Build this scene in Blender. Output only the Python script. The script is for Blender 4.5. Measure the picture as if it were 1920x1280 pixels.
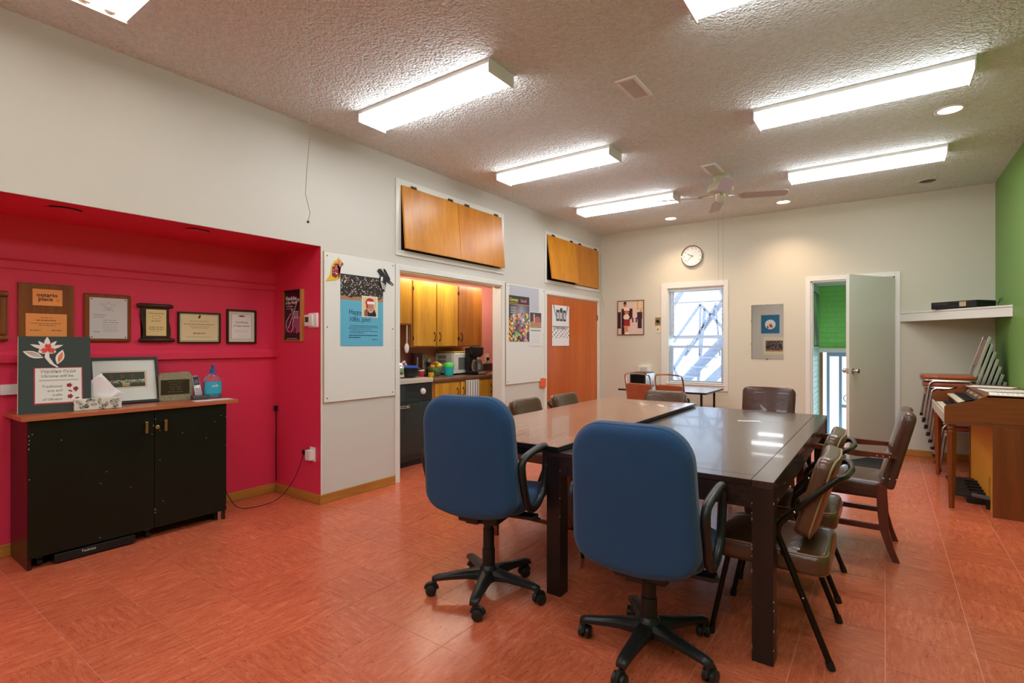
import bpy, bmesh, math, random
from mathutils import Vector, Matrix
random.seed(7)
PI = math.pi
for o in list(bpy.data.objects): bpy.data.objects.remove(o)
SC = bpy.context.scene
COL = SC.collection

# ---------------------------------------------------------------- camera
cam_d = bpy.data.cameras.new('camera'); cam = bpy.data.objects.new('camera', cam_d); COL.objects.link(cam)
cam_d.sensor_width = 36.0; cam_d.lens = 974.0/1920*36; cam_d.clip_start = 0.02
cam_d.shift_y = 4.0/1920
cam.location = (0, 0, 1.28)
FWD = Vector((-.5825, .8128, 0)).normalized()
cam.rotation_euler = FWD.to_track_quat('-Z', 'Y').to_euler()
SC.camera = cam
# ---------------------------------------------------------------- sky, exposure
w = bpy.data.worlds.new('sky'); SC.world = w; w.use_nodes = True
bg = w.node_tree.nodes['Background']; bg.inputs[0].default_value = (.62, .80, 1.0, 1); bg.inputs[1].default_value = 1.6
SC.view_settings.view_transform = 'Standard'; SC.view_settings.look = 'None'
SC.view_settings.gamma = 1; SC.view_settings.use_curve_mapping = False
SC.view_settings.exposure = 1.20
TUBE = 7.2          # radiance of the ceiling light lenses
POT = 26.0          # watts of each warm recessed lamp

# ---------------------------------------------------------------- helpers
def L(c):
    return tuple(((v/255)/12.92 if v/255 <= .04045 else (((v/255)+.055)/1.055)**2.4) for v in c)
MATS = {}
def mat(name, c, rough=.5, metal=0, spec=.5, coat=0, emit=None, es=0, bump=None, var=None, sheen=0, trans=0, alpha=1, ior=1.45):
    if name in MATS: return MATS[name]
    m = bpy.data.materials.new(name); m.use_nodes = True; MATS[name] = m
    nt = m.node_tree; b = nt.nodes['Principled BSDF']; N = nt.nodes.new; K = nt.links.new
    lc = L(c) + (1,)
    b.inputs['Base Color'].default_value = lc
    b.inputs['Roughness'].default_value = rough; b.inputs['Metallic'].default_value = metal
    b.inputs['Specular IOR Level'].default_value = spec; b.inputs['Coat Weight'].default_value = coat
    b.inputs['Transmission Weight'].default_value = trans; b.inputs['IOR'].default_value = ior
    if alpha < 1: b.inputs['Alpha'].default_value = alpha
    if sheen: b.inputs['Sheen Weight'].default_value = sheen
    if emit: b.inputs['Emission Color'].default_value = L(emit)+(1,); b.inputs['Emission Strength'].default_value = es
    tc = N('ShaderNodeTexCoord')
    if var:   # (scale, colour2, stretch)
        sc, c2, st = var
        mp = N('ShaderNodeMapping'); mp.inputs['Scale'].default_value = st; K(tc.outputs['Object'], mp.inputs[0])
        n = N('ShaderNodeTexNoise'); n.inputs['Scale'].default_value = sc; n.inputs['Detail'].default_value = 6; n.inputs['Roughness'].default_value = .65
        K(mp.outputs[0], n.inputs[0])
        r = N('ShaderNodeValToRGB'); r.color_ramp.elements[0].position = .3; r.color_ramp.elements[1].position = .7
        r.color_ramp.elements[0].color = lc; r.color_ramp.elements[1].color = L(c2)+(1,)
        K(n.outputs['Fac'], r.inputs[0]); K(r.outputs[0], b.inputs['Base Color'])
    if bump:  # (scale, strength, distance)
        n = N('ShaderNodeTexNoise'); n.inputs['Scale'].default_value = bump[0]; n.inputs['Detail'].default_value = 4
        K(tc.outputs['Object'], n.inputs[0])
        bp = N('ShaderNodeBump'); bp.inputs['Strength'].default_value = bump[1]; bp.inputs['Distance'].default_value = bump[2]
        K(n.outputs['Fac'], bp.inputs['Height']); K(bp.outputs[0], b.inputs['Normal'])
    return m
def emat(name, c, s):
    m = bpy.data.materials.new(name); m.use_nodes = True; nt = m.node_tree; nt.nodes.clear()
    e = nt.nodes.new('ShaderNodeEmission'); e.inputs[0].default_value = L(c)+(1,); e.inputs[1].default_value = s
    o = nt.nodes.new('ShaderNodeOutputMaterial'); nt.links.new(e.outputs[0], o.inputs[0]); MATS[name] = m; return m
def wood(name, c1, c2, axis='z', rough=.4, coat=0, scale=14, rings=True, spec=.5):
    if name in MATS: return MATS[name]
    m = mat(name, c1, rough, coat=coat, spec=spec); nt = m.node_tree; b = nt.nodes['Principled BSDF']; N = nt.nodes.new; K = nt.links.new
    tc = N('ShaderNodeTexCoord'); mp = N('ShaderNodeMapping'); k = .07
    mp.inputs['Scale'].default_value = {'x': (k,1,1), 'y': (1,k,1), 'z': (1,1,k)}[axis]
    K(tc.outputs['Object'], mp.inputs[0])
    n = N('ShaderNodeTexNoise'); n.inputs['Scale'].default_value = scale*4; n.inputs['Detail'].default_value = 8; n.inputs['Roughness'].default_value = .7
    K(mp.outputs[0], n.inputs[0])
    n2 = N('ShaderNodeTexNoise'); n2.inputs['Scale'].default_value = scale*.5; n2.inputs['Detail'].default_value = 2; n2.inputs['Distortion'].default_value = 1.0
    K(mp.outputs[0], n2.inputs[0])
    a = N('ShaderNodeMath'); a.operation = 'MULTIPLY_ADD'; a.inputs[1].default_value = .5
    K(n.outputs['Fac'], a.inputs[0]); h = N('ShaderNodeMath'); h.operation = 'MULTIPLY'; h.inputs[1].default_value = .5
    K(n2.outputs['Fac'], h.inputs[0]); K(h.outputs[0], a.inputs[2])
    r = N('ShaderNodeValToRGB'); r.color_ramp.elements[0].position = .33; r.color_ramp.elements[1].position = .64
    r.color_ramp.elements[0].color = L(c2)+(1,); r.color_ramp.elements[1].color = L(c1)+(1,)
    K(a.outputs[0], r.inputs[0]); K(r.outputs[0], b.inputs['Base Color'])
    return m
def vmat():
    if 'printed' in MATS: return MATS['printed']
    m = mat('printed', (255,255,255), .45); nt = m.node_tree; a = nt.nodes.new('ShaderNodeVertexColor'); a.layer_name = 'Col'
    nt.links.new(a.outputs[0], nt.nodes['Principled BSDF'].inputs['Base Color']); return m

class MB:
    def __init__(s): s.bm = bmesh.new()
    def quad(s, *v):
        s.bm.faces.new([s.bm.verts.new(p) for p in v]); return s
    def box(s, x0, x1, y0, y1, z0, z1, bev=0, seg=2, M=None):
        t = bmesh.new() if (bev or M is not None) else s.bm
        vs = [t.verts.new((x, y, z)) for x in (x0, x1) for y in (y0, y1) for z in (z0, z1)]
        for f in ((0,1,3,2),(4,6,7,5),(0,4,5,1),(2,3,7,6),(0,2,6,4),(1,5,7,3)): t.faces.new([vs[i] for i in f])
        if t is not s.bm:
            if bev: bmesh.ops.bevel(t, geom=t.edges[:], offset=bev, segments=seg, affect='EDGES', profile=.5)
            if M is not None: bmesh.ops.transform(t, matrix=M, verts=t.verts[:])
            s.merge(t)
        return s
    def merge(s, t):
        me = bpy.data.meshes.new('t'); t.to_mesh(me); t.free(); s.bm.from_mesh(me); bpy.data.meshes.remove(me); return s
    def tube(s, pts, r, n=10, closed=False, cap=True, flat=1.0):
        P = [Vector(p) for p in pts]; m = len(P); rings = []
        R = r if isinstance(r, (list, tuple)) else [r]*m
        up = None
        for i, p in enumerate(P):
            if closed: t = (P[(i+1) % m]-P[i-1])
            else: t = (P[min(i+1, m-1)]-P[max(i-1, 0)])
            t.normalize()
            if up is None:
                up = Vector((0,0,1)) if abs(t.z) < .9 else Vector((0,1,0))
            a = t.cross(up); 
            if a.length < 1e-5: a = t.cross(Vector((1,0,0)))
            a.normalize(); u = a.cross(t).normalized(); up = u
            rings.append([s.bm.verts.new(p+a*math.cos(2*PI*k/n)*R[i]+u*math.sin(2*PI*k/n)*R[i]*flat) for k in range(n)])
        for i in range(m if closed else m-1):
            A, B = rings[i], rings[(i+1) % m]
            for k in range(n): s.bm.faces.new((A[k], A[(k+1) % n], B[(k+1) % n], B[k]))
        if cap and not closed:
            s.bm.faces.new(list(reversed(rings[0]))); s.bm.faces.new(rings[-1])
        return s
    def cyl(s, p0, p1, r, r2=None, n=16): return s.tube([p0, p1], [r, r if r2 is None else r2], n)
    def lathe(s, prof, c=(0,0,0), n=24, axis='z'):
        rings = []
        for r, z in prof:
            ring = []
            for k in range(n):
                a = 2*PI*k/n; v = (r*math.cos(a), r*math.sin(a), z)
                if axis == 'y': v = (v[0], -v[2], v[1])
                if axis == 'x': v = (v[2], v[0], v[1])
                ring.append(s.bm.verts.new((v[0]+c[0], v[1]+c[1], v[2]+c[2])))
            rings.append(ring)
        for A, B in zip(rings, rings[1:]):
            for k in range(n): s.bm.faces.new((A[k], A[(k+1) % n], B[(k+1) % n], B[k]))
        return s
    def ball(s, c, rx, ry=None, rz=None, n=12):
        t = bmesh.new(); bmesh.ops.create_uvsphere(t, u_segments=n, v_segments=max(6, n*2//3), radius=1)
        bmesh.ops.transform(t, matrix=Matrix.Translation(c) @ Matrix.Diagonal((rx, ry or rx, rz or rx, 1)), verts=t.verts[:]); return s.merge(t)
    def prism(s, poly, a0, a1, axis='y', M=None):
        def P(u, v, a): return {'y': (u, a, v), 'x': (a, u, v), 'z': (u, v, a)}[axis]
        t = bmesh.new()
        A = [t.verts.new(P(u, v, a0)) for u, v in poly]; B = [t.verts.new(P(u, v, a1)) for u, v in poly]
        n = len(poly); t.faces.new(A[::-1]); t.faces.new(B)
        for k in range(n): t.faces.new((A[k], A[(k+1) % n], B[(k+1) % n], B[k]))
        bmesh.ops.triangulate(t, faces=[f for f in t.faces if len(f.verts) > 4])
        if M is not None: bmesh.ops.transform(t, matrix=M, verts=t.verts[:])
        return s.merge(t)
    def slab(s, outline, t, r, seg=4, fn=None, M=None, rings=(.8, .55, .3)):
        # soft cushion: outline in XY, thickness t along z (-t/2..t/2), edge radius r
        b = bmesh.new(); n = len(outline); prof = []
        for k in range(seg+1):
            a = -PI/2 + PI*k/seg/1.0*.5; prof.append((r*(1-math.cos(a)), -t/2+r+r*math.sin(a)))
        prof += [(d, -z) for d, z in prof[::-1]]
        O = [Vector((p[0], p[1])) for p in outline]; NN = []
        for i in range(n):
            e = (O[(i+1) % n]-O[i-1]).normalized(); NN.append(Vector((e.y, -e.x)))
        if sum((O[i].x*O[(i+1) % n].y-O[(i+1) % n].x*O[i].y) for i in range(n)) < 0: NN = [-v for v in NN]
        cx = sum(p.x for p in O)/n; cy = sum(p.y for p in O)/n
        R = []
        def ring(d, z, sc=1):
            R.append([b.verts.new((cx+(O[i].x-NN[i].x*d-cx)*sc, cy+(O[i].y-NN[i].y*d-cy)*sc, z)) for i in range(n)])
        d0, z0 = prof[0]
        for sc in rings[::-1]: ring(d0, z0, sc)
        for d, z in prof: ring(d, z)
        for sc in rings: ring(d0, -z0, sc)
        for A, B in zip(R, R[1:]):
            for k in range(n): b.faces.new((A[k], A[(k+1) % n], B[(k+1) % n], B[k]))
        for A, z, fl in ((R[0], z0, 1), (R[-1], -z0, 0)):
            c = b.verts.new((cx, cy, z))
            for k in range(n): b.faces.new((A[(k+1) % n], A[k], c) if fl else (A[k], A[(k+1) % n], c))
        if fn:
            for v in b.verts: v.co = fn(v.co)
        if M is not None: bmesh.ops.transform(b, matrix=M, verts=b.verts[:])
        return s.merge(b)
    def build(s, name, m, parent=None, smooth=False, kind=None, label=None, dirt=False):
        bm = s.bm
        bmesh.ops.recalc_face_normals(bm, faces=bm.faces[:])
        if smooth:
            for f in bm.faces: f.smooth = True
            for e in bm.edges:
                if len(e.link_faces) == 2 and e.calc_face_angle(0) > math.radians(42): e.smooth = False
        me = bpy.data.meshes.new(name); bm.to_mesh(me); bm.free()
        me.materials.append(m)
        o = bpy.data.objects.new(name, me); COL.objects.link(o)
        if parent is not None: o.parent = parent
        if kind: o['kind'] = kind
        if label: o['label'] = label
        return o
def rrect(w, h, rt, rb=None, n=6, taper=0):
    rb = rt if rb is None else rb; P = []
    for cx, cy, r, a0 in ((w/2-rb, -h/2+rb, rb, -PI/2), (w/2-rt, h/2-rt, rt, 0), (-w/2+rt, h/2-rt, rt, PI/2), (-w/2+rb, -h/2+rb, rb, PI)):
        for k in range(n+1):
            a = a0+PI/2*k/n; P.append((cx+r*math.cos(a), cy+r*math.sin(a)))
    Q = []
    for i, p in enumerate(P):   # subdivide long sides
        q = P[(i+1) % len(P)]; Q.append(p); d = math.dist(p, q); k = int(d/.06)
        for j in range(1, k+1): Q.append((p[0]+(q[0]-p[0])*j/(k+1), p[1]+(q[1]-p[1])*j/(k+1)))
    return [(x*(1-taper*(y/h+.5)), y) for x, y in Q]
def fillet(pts, r, n=5):
    P = [Vector(p) for p in pts]; out = [P[0]]
    for i in range(1, len(P)-1):
        a = (P[i-1]-P[i]); b = (P[i+1]-P[i]); d = min(r, a.length*.49, b.length*.49)
        A = P[i]+a.normalized()*d; B = P[i]+b.normalized()*d
        for k in range(n+1):
            t = k/n; out.append(A*(1-t)**2+P[i]*2*t*(1-t)+B*t*t)
    out.append(P[-1]); return out
def thing(name, label, cat, loc=(0,0,0), rz=0, group=None):
    o = bpy.data.objects.new(name, None); COL.objects.link(o); o.location = loc; o.rotation_euler = (0, 0, math.radians(rz))
    o['label'] = label; o['category'] = cat
    if group: o['group'] = group
    return o
def tag(o, label, cat, group=None, kind=None):
    o['label'] = label; o['category'] = cat
    if group: o['group'] = group
    if kind: o['kind'] = kind
    return o
def struct(o): o['kind'] = 'structure'; return o
def dup(root, loc, rz, label, group=None):
    def cp(o, par):
        c = o.copy(); COL.objects.link(c); c.parent = par
        for ch in [x for x in kids.get(o, ())]: cp(ch, c)
        return c
    kids = {}
    for x in COL.objects:
        if x.parent: kids.setdefault(x.parent, []).append(x)
    r = cp(root, None); r.location = loc; r.rotation_euler = (0, 0, math.radians(rz)); r['label'] = label
    if group: r['group'] = group
    return r
TX = {}
def text(s, size, m, parent, x, y, z, al='CENTER', name='lettering', M=None, sx=1, wgt=0):
    c = bpy.data.curves.new('t', 'FONT'); c.body = s; c.size = size; c.align_x = al; c.extrude = .0004; c.offset = wgt; c.resolution_u = 2
    o = bpy.data.objects.new('t', c); COL.objects.link(o)
    dg = bpy.context.evaluated_depsgraph_get(); me = bpy.data.meshes.new_from_object(o.evaluated_get(dg))
    bpy.data.objects.remove(o); bpy.data.curves.remove(c)
    T = Matrix.Translation((x, y, z)) @ (M or Matrix.Rotation(PI/2, 4, 'X')) @ Matrix.Diagonal((sx, 1, 1, 1))
    me.transform(T); me.materials.clear(); me.materials.append(m)
    q = bpy.data.objects.new(name, me); COL.objects.link(q); q.parent = parent; return q
def lines(parent, m, rows, name='printed_lines'):
    # rows: (x0, x1, z, height, y)
    b = MB()
    for x0, x1, z, h, y in rows:
        x = x0
        while x < x1-.002:
            l = min(random.uniform(.012, .03), x1-x); b.box(x, x+l*.82, y-.0006, y, z, z+h); x += l
    o = b.build(name, m, parent); o['kind'] = 'stuff'; return o
def raster(name, parent, w, h, nx, ny, f, x=0, y=0, z=0, M=None):
    # flat print: f(u, v) -> sRGB, u to the right, v upwards, 0..1; stands in XZ, faces -Y
    vs = []; fs = []; cols = []
    for j in range(ny+1):
        for i in range(nx+1): vs.append((x-w/2+w*i/nx, y, z+h*j/ny))
    for j in range(ny):
        for i in range(nx):
            a = j*(nx+1)+i; fs.append((a, a+1, a+nx+2, a+nx+1)); cols.append(L(f((i+.5)/nx, (j+.5)/ny)))
    me = bpy.data.meshes.new(name); me.from_pydata(vs, [], fs)
    ca = me.color_attributes.new('Col', 'FLOAT_COLOR', 'CORNER'); buf = []
    for c in cols: buf += (list(c)+[1])*4
    ca.data.foreach_set('color', buf); me.materials.append(vmat())
    if M is not None: me.transform(M)
    o = bpy.data.objects.new(name, me); COL.objects.link(o); o.parent = parent; return o
def grid_wall(axis, a, b, u0, u1, v0, v1, holes, name, m):
    # slab between a..b on axis, spanning u,v with rectangular holes
    us = sorted({u0, u1, *[h[0] for h in holes], *[h[1] for h in holes]}); vs = sorted({v0, v1, *[h[2] for h in holes], *[h[3] for h in holes]})
    us = [u for u in us if u0 <= u <= u1]; vs = [v for v in vs if v0 <= v <= v1]
    def solid(i, j):
        if i < 0 or j < 0 or i >= len(us)-1 or j >= len(vs)-1: return False
        cu = (us[i]+us[i+1])/2; cv = (vs[j]+vs[j+1])/2
        return not any(h[0] < cu < h[1] and h[2] < cv < h[3] for h in holes)
    def P(t, u, v): return (t, u, v) if axis == 'x' else (u, t, v)
    B = MB()
    for i in range(len(us)-1):
        for j in range(len(vs)-1):
            if not solid(i, j): continue
            p, q, r, s_ = us[i], us[i+1], vs[j], vs[j+1]
            for t in (a, b): B.quad(P(t,p,r), P(t,q,r), P(t,q,s_), P(t,p,s_))
            if not solid(i-1, j): B.quad(P(a,p,r), P(b,p,r), P(b,p,s_), P(a,p,s_))
            if not solid(i+1, j): B.quad(P(a,q,r), P(b,q,r), P(b,q,s_), P(a,q,s_))
            if not solid(i, j-1): B.quad(P(a,p,r), P(b,p,r), P(b,q,r), P(a,q,r))
            if not solid(i, j+1): B.quad(P(a,p,s_), P(b,p,s_), P(b,q,s_), P(a,q,s_))
    bmesh.ops.remove_doubles(B.bm, verts=B.bm.verts[:], dist=1e-5)
    return struct(B.build(name, m))

# ---------------------------------------------------------------- materials
M_WALL = mat('cream wall paint', (214,209,199), .55, spec=.3, bump=(60, .05, .01))
M_FAR = mat('far wall paint', (214,208,188), .5, spec=.3, bump=(60, .05, .01))
M_CRIM = mat('crimson wall paint', (232,58,92), .42, spec=.4, bump=(70, .05, .01))
M_GREEN = mat('green wall paint', (118,160,80), .5, spec=.4, bump=(50, .05, .01))
M_TRIM = mat('white gloss trim', (232,229,220), .3, spec=.5)
M_WHITE = mat('white', (240,238,232), .4)
M_BLK = mat('black plastic', (24,24,26), .38)
M_CHROME = mat('chrome', (215,215,215), .12, 1)
M_BRASS = mat('worn brass', (200,170,110), .3, 1)
M_OAK = wood('golden oak baseboard', (200,140,62), (160,98,34), 'y')
M_OAKX = wood('golden oak baseboard across', (200,140,62), (160,98,34), 'x')
M_LENS = emat('lit diffuser', (246,250,255), TUBE)
M_GOLD = mat('gilt', (205,165,85), .35, .8)
M_INK = mat('black ink', (30,28,28), .6)
M_GINK = mat('grey ink', (130,125,120), .6)
M_PAPER = mat('paper', (238,236,232), .6)
M_CREAM = mat('cream paper', (236,224,190), .6)
M_DKWOOD = wood('dark walnut stain', (70,38,26), (40,20,14), 'x', .3)

# ceiling: stippled plaster
mc = mat('stippled ceiling plaster', (245,243,238), .85, spec=.2); MATS['c'] = mc
nt = mc.node_tree; b = nt.nodes['Principled BSDF']; N = nt.nodes.new; K = nt.links.new
tc = N('ShaderNodeTexCoord'); n = N('ShaderNodeTexNoise'); n.inputs['Scale'].default_value = 34; n.inputs['Detail'].default_value = 3.5; n.inputs['Roughness'].default_value = .6
v = N('ShaderNodeTexVoronoi'); v.inputs['Scale'].default_value = 60; K(tc.outputs['Object'], n.inputs[0]); K(tc.outputs['Object'], v.inputs[0])
cr_ = N('ShaderNodeValToRGB'); cr_.color_ramp.elements[0].position = .35; cr_.color_ramp.elements[0].color = L((234,240,236))+(1,); cr_.color_ramp.elements[1].position = .66; cr_.color_ramp.elements[1].color = L((246,252,249))+(1,); K(n.outputs['Fac'], cr_.inputs[0]); K(cr_.outputs[0], b.inputs['Base Color'])  # stipple shading put into the colour: hollows darker, tips lighter
a = N('ShaderNodeMath'); a.operation = 'MULTIPLY_ADD'; a.inputs[1].default_value = -.4; K(v.outputs['Distance'], a.inputs[0]); K(n.outputs['Fac'], a.inputs[2])
bp = N('ShaderNodeBump'); bp.inputs['Strength'].default_value = 1.0; bp.inputs['Distance'].default_value = .035; K(a.outputs[0], bp.inputs['Height']); K(bp.outputs[0], b.inputs['Normal'])

# floor tiles: red marbled vinyl, streaks along x or y
def tile_mat(name, ax):
    m = mat(name, (190,84,58), .17, spec=.55, coat=.0); nt = m.node_tree; b = nt.nodes['Principled BSDF']; N = nt.nodes.new; K = nt.links.new
    g = N('ShaderNodeNewGeometry'); mp = N('ShaderNodeMapping'); mp.inputs['Scale'].default_value = (9, 46, 1) if ax == 'x' else (46, 9, 1)
    K(g.outputs['Position'], mp.inputs[0])
    n = N('ShaderNodeTexNoise'); n.inputs['Scale'].default_value = 1; n.inputs['Detail'].default_value = 6; n.inputs['Roughness'].default_value = .75; n.inputs['Distortion'].default_value = .4
    K(mp.outputs[0], n.inputs[0])
    r = N('ShaderNodeValToRGB'); e = r.color_ramp.elements; e[0].position = .28; e[0].color = L((150,66,46))+(1,); e[1].position = .39; e[1].color = L((194,94,62))+(1,)
    x = e.new(.55); x.color = L((208,108,74))+(1,); x = e.new(.74); x.color = L((224,134,100))+(1,)
    K(n.outputs['Fac'], r.inputs[0])
    oi = N('ShaderNodeObjectInfo'); h = N('ShaderNodeMath'); h.operation = 'MULTIPLY_ADD'; h.inputs[1].default_value = .12; h.inputs[2].default_value = .93
    K(oi.outputs['Random'], h.inputs[0])
    mx = N('ShaderNodeVectorMath'); mx.operation = 'SCALE'; K(r.outputs[0], mx.inputs[0]); K(h.outputs[0], mx.inputs['Scale']); K(mx.outputs[0], b.inputs['Base Color'])
    nf = N('ShaderNodeTexNoise'); nf.inputs['Scale'].default_value = 1; nf.inputs['Detail'].default_value = 2; mf_ = N('ShaderNodeMapping'); mf_.inputs['Scale'].default_value = (55, 190, 1) if ax == 'x' else (190, 55, 1)
    K(g.outputs['Position'], mf_.inputs[0]); K(mf_.outputs[0], nf.inputs[0]); fr_ = N('ShaderNodeValToRGB'); fr_.color_ramp.elements[0].position = .28; fr_.color_ramp.elements[0].color = (.22,.18,.16,1); fr_.color_ramp.elements[1].position = .37; K(nf.outputs['Fac'], fr_.inputs[0])
    mm = N('ShaderNodeVectorMath'); mm.operation = 'MULTIPLY'; K(mx.outputs[0], mm.inputs[0]); K(fr_.outputs[0], mm.inputs[1]); K(mm.outputs[0], b.inputs['Base Color'])
    n3 = N('ShaderNodeTexNoise'); n3.inputs['Scale'].default_value = 5; K(g.outputs['Position'], n3.inputs[0])
    rr = N('ShaderNodeMapRange'); rr.inputs[3].default_value = .13; rr.inputs[4].default_value = .30; K(n3.outputs['Fac'], rr.inputs[0]); K(rr.outputs[0], b.inputs['Roughness'])
    bp = N('ShaderNodeBump'); bp.inputs['Strength'].default_value = .10; bp.inputs['Distance'].default_value = .003; K(n.outputs['Fac'], bp.inputs['Height']); K(bp.outputs[0], b.inputs['Normal'])
    return m
M_TX = tile_mat('red marbled vinyl x', 'x'); M_TY = tile_mat('red marbled vinyl y', 'y')
M_JOINT = mat('tile joint', (226,160,132), .5)

# ---------------------------------------------------------------- room shell
CZ = 2.99; WX = -3.65; NX = -4.30; FY = 7.48; RX = .96; BY = -4.2
floor = struct(MB().box(-4.75, 1.1, BY-.1, 7.9, -.12, -.0012).build('floor', M_JOINT))
struct(MB().box(-3.75, 1.1, BY-.1, 7.62, CZ, CZ+.1).build('ceiling', mc))
wl = grid_wall('x', WX-.10, WX, BY, FY+.14, 0, CZ, [(-.6, 2.477, 0, 2.055), (3.297, 4.878, 0, 1.96), (3.31, 4.86, 2.15, 2.75), (5.871, 7.400, 0, 1.94), (5.871, 7.386, 2.13, 2.73)], 'wall_left', M_WALL)
struct(MB().box(NX-.1, NX, -.7, 2.477, 0, 2.16).build('wall_niche_back', M_CRIM))
struct(MB().box(NX-.1, WX-.002, 2.4745, 2.60, 0, 2.16).build('wall_niche_right', M_CRIM))
struct(MB().box(NX-.1, WX-.004, -.7, -.6, 0, 2.16).build('wall_niche_left', M_CRIM))
struct(MB().box(NX, WX-.1, -.6, 2.477, 2.055, 2.16).build('ceiling_niche', M_CRIM))
o = MB().box(WX-.1, WX-.003, -.6, 2.477, 2.0535, 2.0549).build('soffit_edge', M_CRIM); struct(o); o.name = 'trim_9'
grid_wall('y', FY, FY+.14, WX-.1, RX+.1, 0, CZ, [(-2.57, -1.785, .70, 2.08), (-.752, .10, -1, 2.06)], 'wall_far', M_FAR)
struct(MB().box(RX, RX+.1, BY, FY, 0, CZ).build('wall_right', M_GREEN))
struct(MB().box(NX-.1, RX+.1, BY-.1, BY, 0, CZ).build('wall_rear', M_WALL))
# niche painted rails
def rail(n, prof):
    struct(MB().prism(prof, -.6, 2.477, 'y').build('trim_%d' % n, M_CRIM))
rail(1, [(NX, 1.735), (NX+.022, 1.735), (NX+.022, 1.778), (NX+.006, 1.795), (NX, 1.795)])
rail(2, [(NX, 1.165), (NX+.028, 1.165), (NX+.028, 1.212), (NX+.012, 1.232), (NX, 1.232)])
struct(MB().box(NX, NX+.010, -.6, 2.477, 1.232, 1.735).build('trim_3', M_CRIM))
def bbase(n, x0, x1, y0, y1, m):
    nx = (x1-x0) < (y1-y0)
    o = MB().box(x0, x1, y0, y1, 0, .075, .004).build('baseboard_'+n, m); struct(o)
bbase('niche_back', NX, NX+.014, -.6, 2.463, M_OAK); bbase('niche_right', NX, WX, 2.463, 2.477, M_OAKX)
bbase('left', WX, WX+.014, 2.463, 3.246, M_OAK); bbase('left_rear', WX, WX+.014, BY, -.6, M_OAK)
bbase('far_right', .150, RX, FY-.014, FY, M_OAKX); bbase('far_left', WX, -.81, FY-.014, FY, M_OAKX); bbase('left_far', WX, WX+.014, 4.93, 5.80, M_OAK)
bbase('right', RX-.014, RX, BY, FY-.014, M_OAK)
# corner batten at the niche edge and white shoe line
struct(MB().box(WX-.0005, WX+.004, 2.477, 2.487, .075, 2.055).build('trim_4', M_TRIM))
# openings trims on left wall
def frame_x(n, y0, y1, z0, z1, w=.05, bottom=False, d=.014, m=M_TRIM, lining=.1):
    b = MB(); X = WX
    b.box(X, X+d, y0-w, y0, z0, z1+w, .002); b.box(X, X+d, y1, y1+w, z0, z1+w, .002); b.box(X, X+d, y0, y1, z1, z1+w, .002)
    if bottom: b.box(X, X+d, y0-w, y1+w, z0-w, z0, .002)
    if lining:
        b.box(X-lining-.02, X+.001, y0-.001, y0+.012, z0, z1); b.box(X-lining-.02, X+.001, y1-.012, y1+.001, z0, z1); b.box(X-lining-.02, X+.001, y0, y1, z1-.012, z1+.001)
    return struct(b.build('trim_%d' % n, m))
frame_x(5, 3.297, 4.878, 0, 1.96, .052); frame_x(6, 3.31, 4.86, 2.15, 2.75, .055, True, .012); frame_x(7, 5.871, 7.400, 0, 1.94, .05); frame_x(8, 5.871, 7.386, 2.13, 2.73, .045, True, .012)
# tiles
TS = .3048; gx0 = .003; gy0 = 1.005; g = .0010
def tmesh(m):
    B = MB().box(g, TS-g, g, TS-g, -.0012, 0); me = bpy.data.meshes.new('tile'); bmesh.ops.recalc_face_normals(B.bm, faces=B.bm.faces[:]); B.bm.to_mesh(me); B.bm.free(); me.materials.append(m); return me
tx, ty = tmesh(M_TX), tmesh(M_TY)
cells = []; rest = {0: MB(), 1: MB()}
for i in range(-16, 4):
    for j in range(-18, 23):
        x0, y0 = gx0+i*TS, gy0+j*TS; x1, y1 = x0+TS, y0+TS
        cx, cy = x0+TS/2, y0+TS/2
        lim = (NX if (cy < 2.477 and cy > -.6) else (-4.62 if 3.2 < cy < 6.1 else WX))
        if x1 < lim+.02 or x0 > RX-.02 or y0 > FY-.02 or y1 < BY: continue
        full = x0 >= lim-.001 and x1 <= RX+.001 and y1 <= FY+.001 and y0 >= BY and not (x0 < WX < x1 and (y0 < 2.477 < y1)) and not (x0 < WX and (y0 < 3.297 < y1 or 4.878 < y1))
        dx, dy = cx, cy; dep = dx*FWD.x+dy*FWD.y; rt = dx*FWD.y-dy*FWD.x
        vis = dep > .9 and abs(rt/dep) < 1.1
        cells.append((not (full and vis), dep if vis else 99, i, j, x0, y0, x1, y1, lim, full))
cells.sort(); cnt = 0
for nf, dep, i, j, x0, y0, x1, y1, lim, full in cells:
    par = 1 if random.random() < .30 else 0
    if not nf and cnt < 300:
        o = bpy.data.objects.new('tile', tx if par else ty); COL.objects.link(o); o.parent = floor; o.location = (x0, y0, 0); cnt += 1
    else:
        X0, X1, Y0, Y1 = max(x0+g, lim), min(x1-g, RX), max(y0+g, BY), min(y1-g, FY)
        rest[par].box(X0, X1, Y0, Y1, -.0012, 0)
for k in rest: rest[k].build('tile_rest', M_TX if k else M_TY, floor, kind='stuff')

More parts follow.
